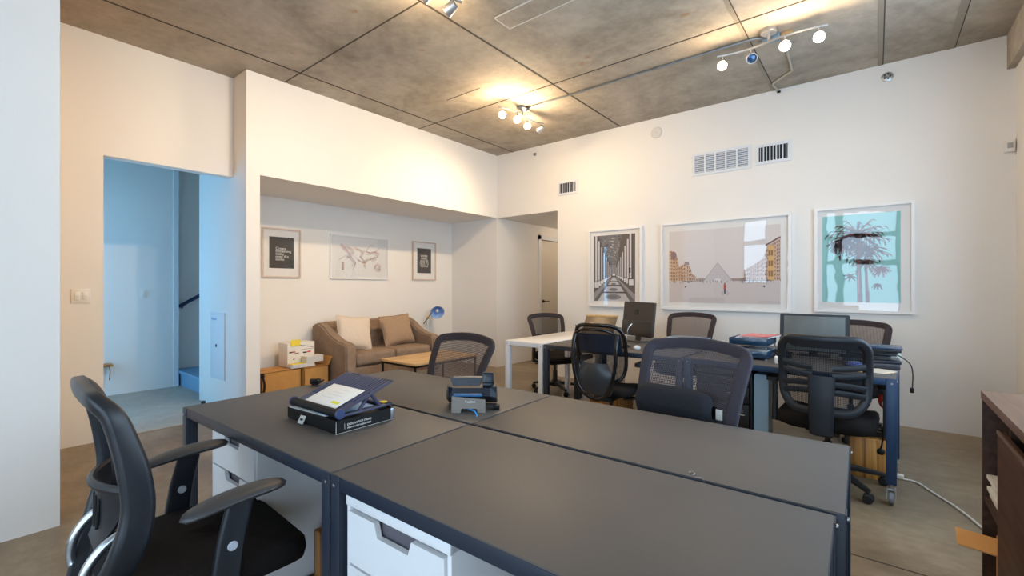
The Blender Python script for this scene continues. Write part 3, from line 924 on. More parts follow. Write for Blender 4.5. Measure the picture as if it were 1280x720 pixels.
def draw_palms(p, w, h):
    rnd = random.Random(21)
    p.rect(0, 0, w, h, (146, 204, 204))
    def palm(cx, cy, r, n, cols, lay, droop=0.5):
        for i in range(n):
            a = 2*PI*i/n+rnd.uniform(-0.2, 0.2)
            L = r*rnd.uniform(0.7, 1.05)
            pts = []
            for q in range(6):
                s = q/5
                pts.append((cx+math.cos(a)*L*s, cy+math.sin(a)*L*s*0.8-droop*L*s*s*0.5))
            c = rnd.choice(cols)
            for q in range(5):
                p.line(pts[q:q+2], 0.018*w*(1-0.12*q), c, lay)
                x, y = pts[q+1]
                for z in range(3):
                    b = a+rnd.choice((-1, 1))*rnd.uniform(0.4, 1.1)
                    l2 = 0.34*L*(1-q*0.12)*rnd.uniform(0.6, 1)
                    tip = (x+math.cos(b)*l2, y+math.sin(b)*l2*0.8-0.12*L)
                    p.poly([(x-0.012*w, y), (x+0.012*w, y), tip], rnd.choice(cols), lay+1)
    blues = ((104, 60, 58), (128, 78, 74), (84, 52, 56), (150, 96, 90), (92, 70, 84))
    darks = ((96, 52, 58), (70, 44, 56), (120, 70, 72), (60, 60, 90))
    reds = ((150, 60, 70), (206, 92, 96), (110, 50, 62), (170, 90, 100))
    p.poly([(0.47*w, 0), (0.54*w, 0), (0.49*w, 0.76*h), (0.45*w, 0.76*h)], (112, 78, 80), 2)
    p.poly([(0.485*w, 0.08*h), (0.50*w, 0.08*h), (0.475*w, 0.76*h), (0.465*w, 0.76*h)], (150, 112, 110), 3)
    p.poly([(0.575*w, 0), (0.62*w, 0), (0.59*w, 0.46*h), (0.56*w, 0.46*h)], (120, 84, 84), 2)
    p.rect(0.585*w, 0, 0.622*w, 0.13*h, (110, 60, 66), 3)
    p.rect(0.47*w, 0.07*h, 0.54*w, 0.09*h, (90, 60, 80), 3)
    palm(0.47*w, 0.78*h, 0.40*w, 30, blues, 4, 0.35)
    palm(0.60*w, 0.60*h, 0.28*w, 20, blues, 4, 0.6)
    palm(0.30*w, 0.72*h, 0.20*w, 16, darks, 6, 0.9)
    palm(0.20*w, 0.66*h, 0.13*w, 12, ((84, 70, 80), (90, 54, 60), (60, 50, 60)), 8, 0.9)
    palm(0.57*w, 0.46*h, 0.18*w, 12, blues, 5, 0.9)
    palm(0.77*w, 0.38*h, 0.12*w, 14, reds, 11, 0.7)
    palm(0.72*w, 0.20*h, 0.07*w, 9, darks, 11, 0.9)
    palm(0.38*w, 0.30*h, 0.10*w, 7, blues, 6, 0.6)

def draw_map(p, w, h):
    rnd = random.Random(6)
    p.rect(0, 0, w, h, (228, 228, 228))
    cols = ((196, 90, 80), (90, 130, 150), (200, 150, 70), (110, 90, 110), (120, 160, 110), (70, 70, 80), (180, 110, 130))
    def node(x, y): return (x*w, y*h)
    conts = [
        [(0.16, 0.78), (0.22, 0.70), (0.28, 0.62), (0.30, 0.52), (0.36, 0.44), (0.40, 0.36), (0.36, 0.24)],
        [(0.24, 0.72), (0.32, 0.70), (0.36, 0.60), (0.30, 0.52), (0.26, 0.48)],
        [(0.40, 0.70), (0.48, 0.68), (0.54, 0.62), (0.50, 0.50), (0.56, 0.40), (0.58, 0.26)],
        [(0.46, 0.46), (0.52, 0.40), (0.58, 0.40), (0.62, 0.46), (0.70, 0.50), (0.76, 0.48)],
        [(0.58, 0.64), (0.66, 0.60), (0.74, 0.64), (0.82, 0.60), (0.78, 0.50), (0.70, 0.46)],
        [(0.76, 0.28), (0.80, 0.34), (0.86, 0.30), (0.86, 0.20), (0.80, 0.22), (0.76, 0.28)]]
    for c in conts:
        for r in range(5):
            col = rnd.choice(cols)
            dx, dy = rnd.uniform(-0.03, 0.03), rnd.uniform(-0.04, 0.04)
            pts = [node(x+dx+rnd.uniform(-0.012, 0.012), y+dy+rnd.uniform(-0.015, 0.015)) for x, y in c]
            p.line(pts, 0.0035*w, col, 1+r % 3)
            for q in pts:
                p.rect(q[0]-0.004*w, q[1]-0.004*w, q[0]+0.004*w, q[1]+0.004*w, rnd.choice(cols), 4)
    p.line([node(0.60, 0.68), node(0.68, 0.83), node(0.74, 0.81)], 0.005*w, (190, 90, 110), 3)
    p.line([node(0.74, 0.62), node(0.85, 0.78)], 0.005*w, (190, 80, 100), 3)
    p.line([node(0.12, 0.42), node(0.24, 0.54)], 0.004*w, (60, 60, 70), 3)
    p.line([node(0.15, 0.80), node(0.26, 0.64)], 0.005*w, (180, 80, 110), 3)
    for i, c in enumerate(((90, 100, 110), (206, 90, 80), (90, 150, 90), (206, 90, 80), (150, 90, 100), (100, 100, 110))):
        p.rect(0.17*w, 0.34*h-0.03*h*i, 0.205*w, 0.36*h-0.03*h*i, c, 2)

def draw_black(p, w, h):
    p.rect(0, 0, w, h, (58, 54, 52))

g = 'framed prints on the back wall'
framed('framed_print', 'framed black and white photograph of a long colonnade, leftmost on the back wall', -3.06, -2.30, 1.018, 2.05, 0.028, 0.035, 'back', (0.075, 0.095, 0.075, 0.085), draw_colonnade, M_frame, g)
framed('framed_print', 'wide framed pink photograph of a plaza with palace facades, middle of the back wall', -2.06, -0.685, 1.01, 2.055, 0.028, 0.035, 'back', (0.10, 0.10, 0.085, 0.11), draw_plaza, M_frame, g)
framed('framed_print', 'framed turquoise print of palm trees, rightmost on the back wall', -0.486, 0.277, 1.03, 2.066, 0.026, 0.035, 'back', (0.065, 0.10, 0.10, 0.085), draw_palms, M_frame, g)
g = 'framed prints above the sofa'
q1 = framed('framed_print', 'beech-framed black quote poster, leftmost above the cardboard boxes', 2.383, 2.852, 1.395, 2.0, 0.018, 0.025, 'alcove', (0.085, 0.085, 0.115, 0.105), draw_black, M_framewood, g)
framed('framed_print', 'wide white framed map drawn in thin coloured lines above the sofa', 3.256, 4.19, 1.39, 2.005, 0.018, 0.025, 'alcove', (0.02, 0.02, 0.02, 0.02), draw_map, M_frame, g)
q2 = framed('framed_print', 'pale-framed small black quote poster, rightmost in the alcove', 4.645, 5.135, 1.39, 2.01, 0.018, 0.025, 'alcove', (0.10, 0.10, 0.115, 0.105), draw_black, M_framewood, g)
M_lett = mat('white lettering', (236, 234, 230), 0.8)
text('Create\nsomething\ntoday\neven if it\nsucks.', 0.046, Matrix.Translation((-0.075, -0.0132, 0.345)) @ FACE, 'lettering', M_lett, q1, thick=0.0002, space=0.72)
text('WORK\nHARD\nAND BE\nNICE TO\nPEOPLE', 0.048, Matrix.Translation((0, -0.0132, 0.375)) @ FACE, 'lettering', M_lett, q2, 'CENTER', 0.0002, 0.85)

# ------------------------------------------------------------------ the four near desks
O2 = Vector((-1.249, 1.300)); AZ = R(1.3)
EX = Vector((math.cos(AZ), math.sin(AZ))); EY = Vector((-math.sin(AZ), math.cos(AZ)))
def cl(a, b, z=0.0):
    q = O2+EX*a+EY*b
    return (q.x, q.y, z)

def office_desk(label, loc, rz, w, d, h, mt, ms, group, name='office_desk', casters=False, leg=0.045, screws=True, apron=0.042, legs=(1, 1, 1, 1)):
    t = thing(name, label, 'desk', loc, rz, group)
    zb = 0.115 if casters else 0.0
    ap = MB()
    ap.bb(-w/2, w/2, -d/2, -d/2+0.02, h-apron, h-0.004, 0.0015).bb(-w/2, w/2, d/2-0.02, d/2, h-apron, h-0.004, 0.0015)
    ap.bb(-w/2, -w/2+0.02, -d/2, d/2, h-apron, h-0.004, 0.0015).bb(w/2-0.02, w/2, -d/2, d/2, h-apron, h-0.004, 0.0015)
    ap.build('apron', ms, t)
    MB().bb(-w/2+0.002, w/2-0.002, -d/2+0.002, d/2-0.002, h-0.006, h, 0.0015).build('tabletop', mt, t)
    i = 0
    for sx in (-1, 1):
        for sy in (-1, 1):
            i += 1
            if not legs[i-1]:
                continue
            l = MB()
            x0, y0 = sx*(w/2+0.002), sy*(d/2+0.002)
            if casters:
                l.bb(x0, x0-sx*leg, y0, y0-sy*leg, zb, h-0.002, 0.003)
            else:      # folded angle leg
                l.bb(x0, x0-sx*leg, y0, y0-sy*0.004, zb, h-0.002, 0.001)
                l.bb(x0, x0-sx*0.004, y0, y0-sy*leg, zb, h-0.002, 0.001)
                l.bb(x0-sx*0.004, x0-sx*leg, y0-sy*leg+sy*0.004, y0-sy*leg, zb, h-apron, 0.001)
                l.bb(x0-sx*leg, x0-sx*leg+sx*0.004, y0-sy*0.004, y0-sy*leg, zb, h-apron, 0.001)
            lo = l.build('leg', ms, t)
            if screws:
                s = MB()
                for dz in (0.018,):
                    s.cyl((x0-sx*leg*0.45, y0+sy*0.002, h-dz-0.012), 0.0055, 0.005, 12, (PI/2, 0, 0), 0.001)
                    s.cyl((x0+sx*0.002, y0-sy*leg*0.45, h-dz), 0.0055, 0.005, 12, (0, PI/2, 0), 0.001)
                s.build('screw', M_screw, lo)
            if casters:
                c = MB()
                cx, cy = x0-sx*leg/2, y0-sy*leg/2
                c.cyl((cx, cy, zb-0.012), 0.012, 0.03, 12)
                c.bb(cx-0.022, cx+0.022, cy-0.03, cy+0.012, 0.082, 0.094, 0.003)
                c.bb(cx-0.022, cx-0.018, cy-0.034, cy+0.01, 0.03, 0.09).bb(cx+0.018, cx+0.022, cy-0.034, cy+0.01, 0.03, 0.09)
                cc = c.build('caster_fork', M_screw, lo)
                MB().cyl((cx, cy-0.018, 0.038), 0.038, 0.026, 20, (0, PI/2, 0), 0.006).build('caster_wheel', M_greyrubber, lo)
    return t
g = 'cluster of four charcoal desks'
DH = 0.74
office_desk('charcoal metal desk holding the black box and laptop stand, near left of the cluster', cl(-0.602, -0.302), AZ, 1.196, 0.589, DH, M_desk, M_steel, g)
office_desk('charcoal metal desk holding the desk phone, far left of the cluster', cl(-0.602, 0.302), AZ, 1.196, 0.589, DH, M_desk, M_steel, g)
office_desk('bare charcoal desk in front of the chair with the lumbar pillow', cl(0.598, 0.304), AZ, 1.192, 0.589, DH, M_desk, M_steel, g)
office_desk('nearest bare charcoal desk at the bottom of the photo', cl(0.588, -0.302), AZ, 1.172, 0.589, DH, M_desk, M_steel, g)
# clip wire lying in the seam
t = thing('wire_loop', 'tiny bent wire clip lying on the seam between the two right desks', 'wire clip', cl(0.86, 0.004, DH))
MB().tube([(-0.035, 0.03, 0.002), (-0.028, 0.038, 0.003), (-0.018, 0.03, 0.002), (-0.022, 0.02, 0.002)], 0.0012, 6, smooth=4).build('loop', M_screw, t)
MB().tube([(-0.01, 0.004, 0.002), (0.005, 0.008, 0.004), (0.016, 0.0, 0.002)], 0.0014, 6, smooth=4).build('tail', M_screw, t)

# white drawer pedestals
def pedestal(label, loc, rz, w, d, z0, z1, m, mdark, n, style, group=None):
    t = thing('drawer_pedestal', label, 'drawer unit', loc, rz, group)
    th = 0.014
    b = MB()
    b.bb(-w/2, -w/2+th, 0.004, d, z0, z1, 0.002).bb(w/2-th, w/2, 0.004, d, z0, z1, 0.002).bb(-w/2, w/2, 0.0, d, z1-th*2, z1, 0.002)
    b.bb(-w/2, w/2, 0.004, d, z0, z0+th, 0.002).bb(-w/2, w/2, d-th, d, z0, z1, 0.002)
    b.build('carcass', m, t)
    zt = z1-0.036
    hts = ([0.26, 0.30, 0.44] if style == 'cut' else [0.12, 0.22, 0.30, 0.36])[:n]
    tot = sum(hts)
    hh = zt-z0-0.018
    z = zt
    for q in hts:
        dz = hh*q/tot
        x0, x1, za, zb = -w/2+th+0.004, w/2-th-0.004, z-dz+0.004, z-0.004
        dr = MB()
        if style == 'cut':
            cw, cd = 0.062, 0.036
            prof = [(x0, za), (x1, za), (x1, zb), (cw+0.012, zb), (cw, zb-cd), (-cw, zb-cd), (-cw-0.012, zb), (x0, zb)]
            dr.prism(prof, -0.002, 0.014, Matrix(((1, 0, 0, 0), (0, 0, 1, 0), (0, 1, 0, 0), (0, 0, 0, 1))))
            do = dr.build('drawer', m, t, smooth=0)
            h = MB()
            h.bb(-cw-0.01, cw+0.01, 0.022, 0.026, zb-cd-0.01, zb+0.002)
            h.build('handle_recess', M_grey, do, smooth=0)
            MB().bb(x0, x1, 0.020, 0.024, zb-0.002, zb+0.008).build('shadow_gap', mdark, do, smooth=0)
        else:
            dr.bb(x0, x1, -0.012, 0.01, za, zb, 0.002)
            do = dr.build('drawer', m, t)
            hz = (za+zb)/2+0.01
            MB().tube([(0.03, -0.012, hz), (0.03, -0.03, hz), (0.15, -0.03, hz), (0.15, -0.012, hz)], 0.005, 8).build('handle', M_silver, do)
        z -= dz
    if style != 'cut':
        MB().cyl((w/2-0.05, -0.012, zt-0.03), 0.009, 0.008, 12, (PI/2, 0, 0), 0.001).build('lock', M_silver, t)
    f = MB()
    for sx in (-1, 1):
        for y in (0.06, d-0.06):
            f.cyl((sx*(w/2-0.05), y, z0/2), 0.022, z0, 12)
    f.build('foot', M_rubber, t)
    return t
p = cl(-0.85, -0.53)
pedestal('white drawer pedestal under the near left desk, behind the armrests', p, AZ, 0.44, 0.50, 0.06, 0.692, M_whitesteel, M_dark, 3, 'cut', 'white drawer pedestals')
p = cl(0.27, -0.588)
pedestal('white drawer pedestal under the nearest desk at the bottom edge', p, AZ, 0.415, 0.50, 0.06, 0.692, M_whitesteel, M_dark, 3, 'cut', 'white drawer pedestals')

# wooden wastebaskets
def wood_bin(label, loc, rz, s=0.27, h=0.29):
    t = thing('wooden_bin', label, 'wastebasket', loc, rz, 'wooden wastebaskets')
    th = 0.012
    for k in range(4):
        b = MB(); b.bb(-s/2, s/2, -s/2, -s/2+th, 0.0, h, 0.002)
        b.bm.transform(Matrix.Rotation(k*PI/2, 4, 'Z'))
        b.build('side_panel', M_acacia, t)
    MB().bb(-s/2+th, s/2-th, -s/2+th, s/2-th, 0.006, 0.02).build('bottom', M_acacia, t)
    return t
wood_bin('striped wooden bin beside the white pedestal under the near left desk', (-1.66, 1.085, 0), AZ)

# ------------------------------------------------------------------ things on the near desks
b = Vector(cl(-0.475, -0.268, DH))
t = thing('flat_box', 'flat black cardboard box with white lettering under the laptop stand', 'box', b, R(1.5))
mb = MB(); mb.bb(-0.175, 0.175, -0.128, 0.128, 0.0, 0.044, 0.0015); mb.build('body', M_black, t)
mb = MB(); mb.bb(-0.177, 0.177, -0.13, -0.124, 0.006, 0.048).bb(-0.177, -0.171, -0.13, 0.13, 0.006, 0.048).bb(0.171, 0.177, -0.13, 0.13, 0.006, 0.048).bb(-0.177, 0.177, 0.124, 0.13, 0.006, 0.048); mb.build('rim', M_black, t)
edge = MB()
edge.tube([(0.1775, -0.1305, 0.001), (0.1775, -0.1305, 0.047)], 0.0009, 5).tube([(0.178, -0.13, 0.0015), (0.178, 0.13, 0.0015)], 0.0008, 5)
edge.build('worn_edge', M_paperedge, t)
MB().bb(0.1775, 0.18, 0.112, 0.131, 0.004, 0.046, 0.0005).build('silver_label', M_silver, t)
MB().box((-0.05, -0.138, 0.018), (0.036, 0.0015, 0.032), 0.0006, (R(-28), 0, R(4))).build('hang_tab', mat('tab silver', (196, 196, 192), 0.35), t)
MB().box((-0.05, -0.1395, 0.019), (0.016, 0.0012, 0.008), 0, (R(-28), 0, R(4))).build('tab_hole', M_dark, t, smooth=0)
SIDE = Matrix(((0, 0, 1, 0), (1, 0, 0, 0), (0, 1, 0, 0), (0, 0, 0, 1)))   # faces +X, reads along +Y
text('ERGO LAPTOP STAND', 0.0105, Matrix.Translation((0.1777, -0.085, 0.024)) @ SIDE, 'lettering', M_paper, t)
text('HIGH & LOW ADJUSTABLE', 0.0088, Matrix.Translation((0.1777, -0.085, 0.012)) @ SIDE, 'lettering', M_paper, t)
MB().bb(0.1772, 0.1778, -0.096, -0.095, 0.012, 0.034).build('lettering_bar', M_paper, t, smooth=0)
# papers peeking from box top
for k, (dx, dy, rz_, m_, lab) in enumerate(((-0.02, -0.01, 3, M_paper, 'white sheets lying on the black box under the stand'), (0.0, 0.0, -2, mat('pale blue sheet', (170, 200, 236), 0.7), 'pale blue sheet at the front lip of the black box'))):
    t2 = MB(); t2.bb(-0.145, 0.10, -0.115+0.003*k, 0.09, 0, 0.002)
    o = t2.build('paper_sheet', m_, None, 0, (b.x+dx, b.y+dy, DH+0.0485+0.0025*k), R(rz_+1.5)); tag(o, lab, 'paper')
# laptop stand
zt = DH+0.0545
t = thing('laptop_stand', 'slatted slate blue folding laptop stand propped up on the black box', 'laptop stand', (b.x+0.005, b.y+0.01, zt), R(1.5))
Wd = 0.163
ang = R(18.5)
pl = MB()
# plate local: from front lip up the slope
def slope(u, v, n=0.0):   # u across, v up the slope
    return (u, -0.118+v*math.cos(ang)-n*math.sin(ang), 0.018+v*math.sin(ang)+n*math.cos(ang))
def sbox(mb_, u0, u1, v0, v1, n0, n1):
    c = slope((u0+u1)/2, (v0+v1)/2, (n0+n1)/2)
    mb_.box(c, (u1-u0, v1-v0, n1-n0), 0.001, (ang, 0, 0))
sbox(pl, -Wd, Wd, 0.0, 0.26, -0.004, 0.0)
pl.build('plate', M_bluemetal, t)
rb = MB()
for k in range(17):
    u = -Wd+0.012+k*(2*Wd-0.024)/16
    sbox(rb, u-0.005, u+0.005, 0.075, 0.245, 0.0, 0.004)
rb.build('rib', mat('stand rib', (74, 76, 102), 0.5), t)
sl = MB()
sbox(sl, -0.12, -0.06, 0.247, 0.254, 0.0, 0.0012); sbox(sl, 0.09, 0.16, 0.247, 0.254, 0.0, 0.0012)
sl.build('slot', M_dark, t)
lp = MB()
lp.tube([(-Wd, -0.124, 0.016), (Wd, -0.124, 0.016)], 0.016, 14)
lp.build('front_lip', M_black, t)
for s in (-1, 1):
    MB().cyl((s*(Wd+0.004), -0.122, 0.016), 0.019, 0.012, 18, (0, PI/2, 0), 0.002).build('hinge_cap', mat('hinge blue', (56, 70, 110), 0.35), t)
bs = MB()
for s in (-1, 1):
    bs.bb(s*Wd-0.02 if s > 0 else -Wd, s*Wd if s > 0 else -Wd+0.02, -0.11, 0.125, 0.0, 0.010, 0.003)
bs.bb(-Wd, Wd, 0.085, 0.125, 0.0, 0.010, 0.003)
bs.build('base_frame', M_bluemetal, t)
for s in (-1, 1):
    lg = MB(); lg.tube([(s*(Wd-0.012), 0.065, 0.008), (s*(Wd-0.012), 0.02, 0.066)], 0.007, 8); lg.tube([(s*(Wd-0.012), -0.03, 0.008), (s*(Wd-0.012), 0.02, 0.066)], 0.007, 8)
    lg.build('support_arm', M_bluemetal, t)
MB().cyl((Wd-0.04, 0.104, 0.011), 0.016, 0.002, 20).build('round_sticker', M_yellow, t)
# letter lying on the plate
t2 = thing('letter', 'white letter with a yellow highlighted line on the laptop stand', 'letter', (b.x+0.005, b.y+0.01, zt), R(1.5))
pp = MB(); sbox(pp, -0.105, 0.115, 0.012, 0.150, 0.0042, 0.0056); pp.build('sheet', M_paper, t2)
pp = MB(); sbox(pp, 0.045, 0.095, 0.033, 0.047, 0.0058, 0.0062); pp.build('highlight', mat('highlighter', (226, 220, 40), 0.7), t2)
pp = MB()
for k in range(4):
    sbox(pp, -0.06+0.015*k, 0.03+0.02*(k % 2), 0.06+0.02*k, 0.0612+0.02*k, 0.0058, 0.006)
pp.build('printed_lines', mat('faint print', (170, 172, 190), 0.8), t2)

# cable knot at the left end of the seam
t = thing('cable_coil', 'small black coil of cable at the far left end of the desk seam', 'cable', cl(-1.165, 0.01, DH))
pts = []
rr = random.Random(3)
for k in range(46):
    a = k*0.9
    pts.append((0.03*math.cos(a)*rr.uniform(0.6, 1.1)+0.01*math.sin(k), 0.022*math.sin(a)*rr.uniform(0.6, 1.1), 0.008+0.02*abs(math.sin(k*0.7))))
pts += [(0.05, 0.0, 0.02), (0.07, 0.01, 0.036)]
MB().tube(pts, 0.0042, 6, smooth=3).build('coil', M_black, t)
MB().box((-0.025, 0.0, 0.014), (0.035, 0.028, 0.026), 0.004).build('plug', M_black, t)

# desk phone seen from behind
pc = (-1.405, 1.468)
pz = math.atan2(-0.6245, -0.781)  # unused helper value
t = thing('desk_phone', 'dark desk phone turned away, on the desk seam crossing', 'phone', (pc[0], pc[1], DH), R(38.6))
# local: -y faces the camera (phone's rear), x right
body = MB()
body.prism([(-0.112, 0.085), (0.112, 0.085), (0.112, -0.04), (0.085, -0.072), (-0.08, -0.072), (-0.112, -0.02)], 0.0, 0.035,
           Matrix.Translation((0, 0.02, 0.036)) @ Euler((R(-24), 0, 0)).to_matrix().to_4x4())
body.build('body', M_phone, t, smooth=0)
s2 = MB()
s2.prism([(-0.112, 0.0), (-0.094, 0.0), (-0.082, -0.062), (-0.10, -0.05)], 0.0, 0.05, Matrix.Translation((0, 0.03, 0.05)))
s2.prism([(0.094, 0.0), (0.112, 0.0), (0.112, -0.04), (0.09, -0.055)], 0.0, 0.05, Matrix.Translation((0, 0.03, 0.05)))
s2.box((0.0, 0.0, 0.075), (0.19, 0.02, 0.03), 0.004, (R(-24), 0, 0))
s2.build('cradle_rim', M_phone, t, smooth=30)
sc2 = MB()
sc2.prism([(-0.075, 0), (0.045, 0), (0.062, 0.038), (-0.09, 0.038)], -0.012, 0.012, Matrix.Translation((-0.012, 0.045, 0.092)) @ Euler((R(80), 0, 0)).to_matrix().to_4x4())
sc2.build('screen_back', M_phone, t, smooth=0)
MB().box((-0.012, 0.045, 0.131), (0.145, 0.026, 0.004), 0.001).build('screen_edge', M_phonegrey, t)
hs = MB()
hs.box((0.072, 0.04, 0.128), (0.05, 0.03, 0.05), 0.006, (R(-12), 0, 0))
hs.box((0.073, 0.055, 0.085), (0.052, 0.03, 0.05), 0.006)
hs.tube([(0.075, 0.06, 0.11), (0.075, 0.13, 0.10), (0.075, 0.16, 0.06)], 0.016, 8)
hs.build('handset', M_phone, t)
br = MB()
br.prism([(-0.078, 0.0), (-0.040, 0.0), (-0.036, 0.018), (0.030, 0.018), (0.034, 0.0), (0.066, 0.0), (0.066, 0.056), (-0.078, 0.070)], 0, 0.010,
         Matrix.Translation((0, -0.070, 0.0)) @ Euler((R(84), 0, 0)).to_matrix().to_4x4())
br.build('stand_bracket', M_phonegrey, t, smooth=0)
MB().box((-0.01, -0.062, 0.074), (0.125, 0.02, 0.012), 0.003).build('bracket_cap', mat('bracket blue', (40, 92, 140), 0.4), t)
text('Yealink', 0.016, Matrix.Translation((-0.022, -0.0785, 0.044)) @ FACE, 'lettering', M_paper, t)
MB().box((0.112, -0.015, 0.012), (0.03, 0.03, 0.02), 0.004).build('foot', M_black, t)
cb = MB(); cb.tube([(-0.005, -0.066, 0.014), (0.018, -0.085, 0.013), (0.03, -0.105, 0.006), (0.034, -0.13, 0.003)], 0.0032, 8, smooth=4)
cb.build('network_cable', M_cyan, t)

# ------------------------------------------------------------------ chairs
def star_base(t, zhub=0.10, r=0.31, m=M_blackpl, rot=0.0, seat_z=0.40):
    MB().lathe([(0.05, zhub-0.03), (0.055, zhub+0.02), (0.03, zhub+0.05), (0.026, zhub+0.16), (0.016, zhub+0.16), (0.016, seat_z)], (0, 0, 0), 16).build('gas_cylinder', m, t)
    for k in range(5):
        a = rot+2*PI*k/5
        l = MB()
        path = [(0.03*math.cos(a), 0.03*math.sin(a), zhub+0.005), (0.16*math.cos(a), 0.16*math.sin(a), zhub-0.002), (r*math.cos(a), r*math.sin(a), zhub-0.03)]
        l.sweep(path, rrect(0.04, 0.05, 0.012, 2), (0, 0, 1), scales=[1.1, 0.9, 0.62])
        lo = l.build('base_leg', m, t)
        c = MB()
        cx, cy = r*math.cos(a), r*math.sin(a)
        ra = a+0.9*math.sin(3*k+rot*5)
        for s in (-1, 1):
            c.cyl((cx-s*0.013*math.sin(ra), cy+s*0.013*math.cos(ra), 0.027), 0.027, 0.019, 16, (PI/2, 0, ra), 0.005)
        c.tube([(cx, cy, 0.03), (cx, cy, zhub-0.03)], 0.008, 6)
        c.box((cx, cy, 0.045), (0.045, 0.04, 0.018), 0.006, (0, 0, ra))
        c.build('caster', M_rubber, lo)

def seat_cushion(t, w, d, z, th, m=M_seat, y0=0.0):
    def prof(u, v):
        pass
    b = MB()
    n = 20
    rings = []
    outline = rrect(w, d, 0.11, 6)
    bm_ = bmesh.new()
    def ring(sc, zz, dz=0.0):
        out = []
        for (x, y) in outline:
            droop = -0.03*max(0, (y-d*0.30)/(d*0.2))**2
            out.append(bm_.verts.new((x*sc, y0+y*sc, zz+droop)))
        return out
    rs = [ring(0.86, z-th), ring(0.97, z-th*0.85), ring(1.0, z-th*0.5), ring(0.985, z-th*0.18), ring(0.93, z-0.004), ring(0.6, z), ring(0.2, z-0.004)]
    m_ = len(outline)
    for a_, b_ in zip(rs, rs[1:]):
        for j in range(m_):
            bm_.faces.new((a_[j], a_[(j+1) % m_], b_[(j+1) % m_], b_[j]))
    bm_.faces.new(rs[0][::-1]); bm_.faces.new(rs[-1])
    b._merge(bm_)
    return b.build('seat', m, t, smooth=60)

def mechanism(t, z):
    mb_ = MB(); mb_.box((0, -0.03, z-0.025), (0.16, 0.28, 0.05), 0.012); mb_.build('tilt_mechanism', M_blackpl, t)
    lv = MB(); lv.tube([(0.06, 0.03, z-0.02), (0.2, 0.04, z-0.025), (0.25, 0.05, z-0.03)], 0.007, 8); lv.box((0.26, 0.052, z-0.032), (0.05, 0.03, 0.014), 0.004)
    lv.build('lever', M_blackpl, t)

def arm_t(t, x, y, z0, z1, m, pad_l=0.25, pad_w=0.08):
    a = MB(); a.sweep([(x, y-0.01, z0), (x, y, (z0+z1)/2), (x, y+0.01, z1-0.012)], rrect(0.03, 0.06, 0.008, 2), (1, 0, 0))
    a.tube([(x, y-0.01, z0+0.01), (x*0.45, y-0.01, z0-0.01)], 0.016, 8)
    ao = a.build('armrest', m, t)
    def pad(u, v):
        pass
    pm = MB()
    pm.prism(rrect(pad_w, pad_l, pad_w*0.45, 5), 0, 0.026, Matrix.Translation((x, y+0.02, z1-0.016)))
    pm.build('arm_pad', M_blackpl, ao, smooth=30)
    return ao

def mesh_chair(label, loc, rz, border, mesh, top=0.99, wt=0.54, wb=0.40, group='mesh back task chairs', recline=0.12, arms=True, proto=None):
    t = thing('task_chair', label, 'office chair', loc, rz, group)
    zb = 0.53
    def bp(u, v):
        """u -1..1 across, v 0..1 up"""
        w = (wb+(wt-wb)*v**0.9)/2
        z = zb+(top-zb)*v - 0.030*u*u*v
        y = -0.235-recline*v**1.3+0.055*u*u+0.03*math.sin(PI*v)
        return Vector((u*w, y, z))
    # outer rounded outline in (u,v)
    out = []
    for (x, y) in rrect(2, 1, 0.12, 6):
        out.append((x, y))
    # make corner radii similar in both directions
    outline = []
    def addc(cu, cv, a0, ru, rv):
        for k in range(7):
            a = R(a0+15*k)
            outline.append((cu+ru*math.cos(a), cv+rv*math.sin(a)))
    ru, rv = 0.14, 0.075
    addc(1-ru, 1-rv, 0, ru, rv)
    for k in range(1, 6): outline.append(((1-ru)*(1-2*k/6), 1))
    addc(-1+ru, 1-rv, 90, ru, rv)
    for k in range(1, 6): outline.append((-1, (1-rv)+(2*rv-1)*k/6))
    addc(-1+ru, rv, 180, ru, rv)
    for k in range(1, 6): outline.append(((-1+ru)*(1-2*k/6), 0))
    addc(1-ru, rv, 270, ru, rv)
    for k in range(1, 6): outline.append((1, rv+(1-2*rv)*k/6))
    path = [bp(u*0.93, 0.03+v*0.94) for u, v in outline]
    f = MB(); f.sweep(path, rrect(0.022, 0.054, 0.009, 3), (0, 1, 0), closed=True)
    f.build('back_frame', border, t)
    ms_ = MB()
    ms_.grid(lambda a, b_: bp((2*a-1)*0.92, 0.04+0.92*b_), 12, 12)
    ms_.build('mesh_back', mesh, t)
    sp = MB()
    sp.sweep([(0, -0.10, 0.40), (0, -0.24, 0.40), (0, -0.285, 0.44), (0, -0.28, 0.50), (0, -0.275, 0.56)], rrect(0.02, 0.09, 0.008, 2), (0, 1, 0), scales=[1, 1, 1, 0.9, 0.6])
    sp.build('back_spine', M_blackpl, t)
    lb = MB()
    lb.grid(lambda a, b_: Vector(bp((2*a-1)*0.95, 0.22+0.16*b_))+Vector((0, -0.022+0.006*math.sin(PI*b_), 0)), 10, 3, 0.006)
    lb.build('lumbar_bar', M_blackpl, t)
    seat_cushion(t, 0.49, 0.47, 0.475, 0.085, M_seat, 0.0)
    mechanism(t, 0.395)
    star_base(t, rot=0.3, seat_z=0.37)
    if arms:
        for s in (-1, 1):
            arm_t(t, s*0.275, -0.02, 0.37, 0.63, M_blackpl)
    return t

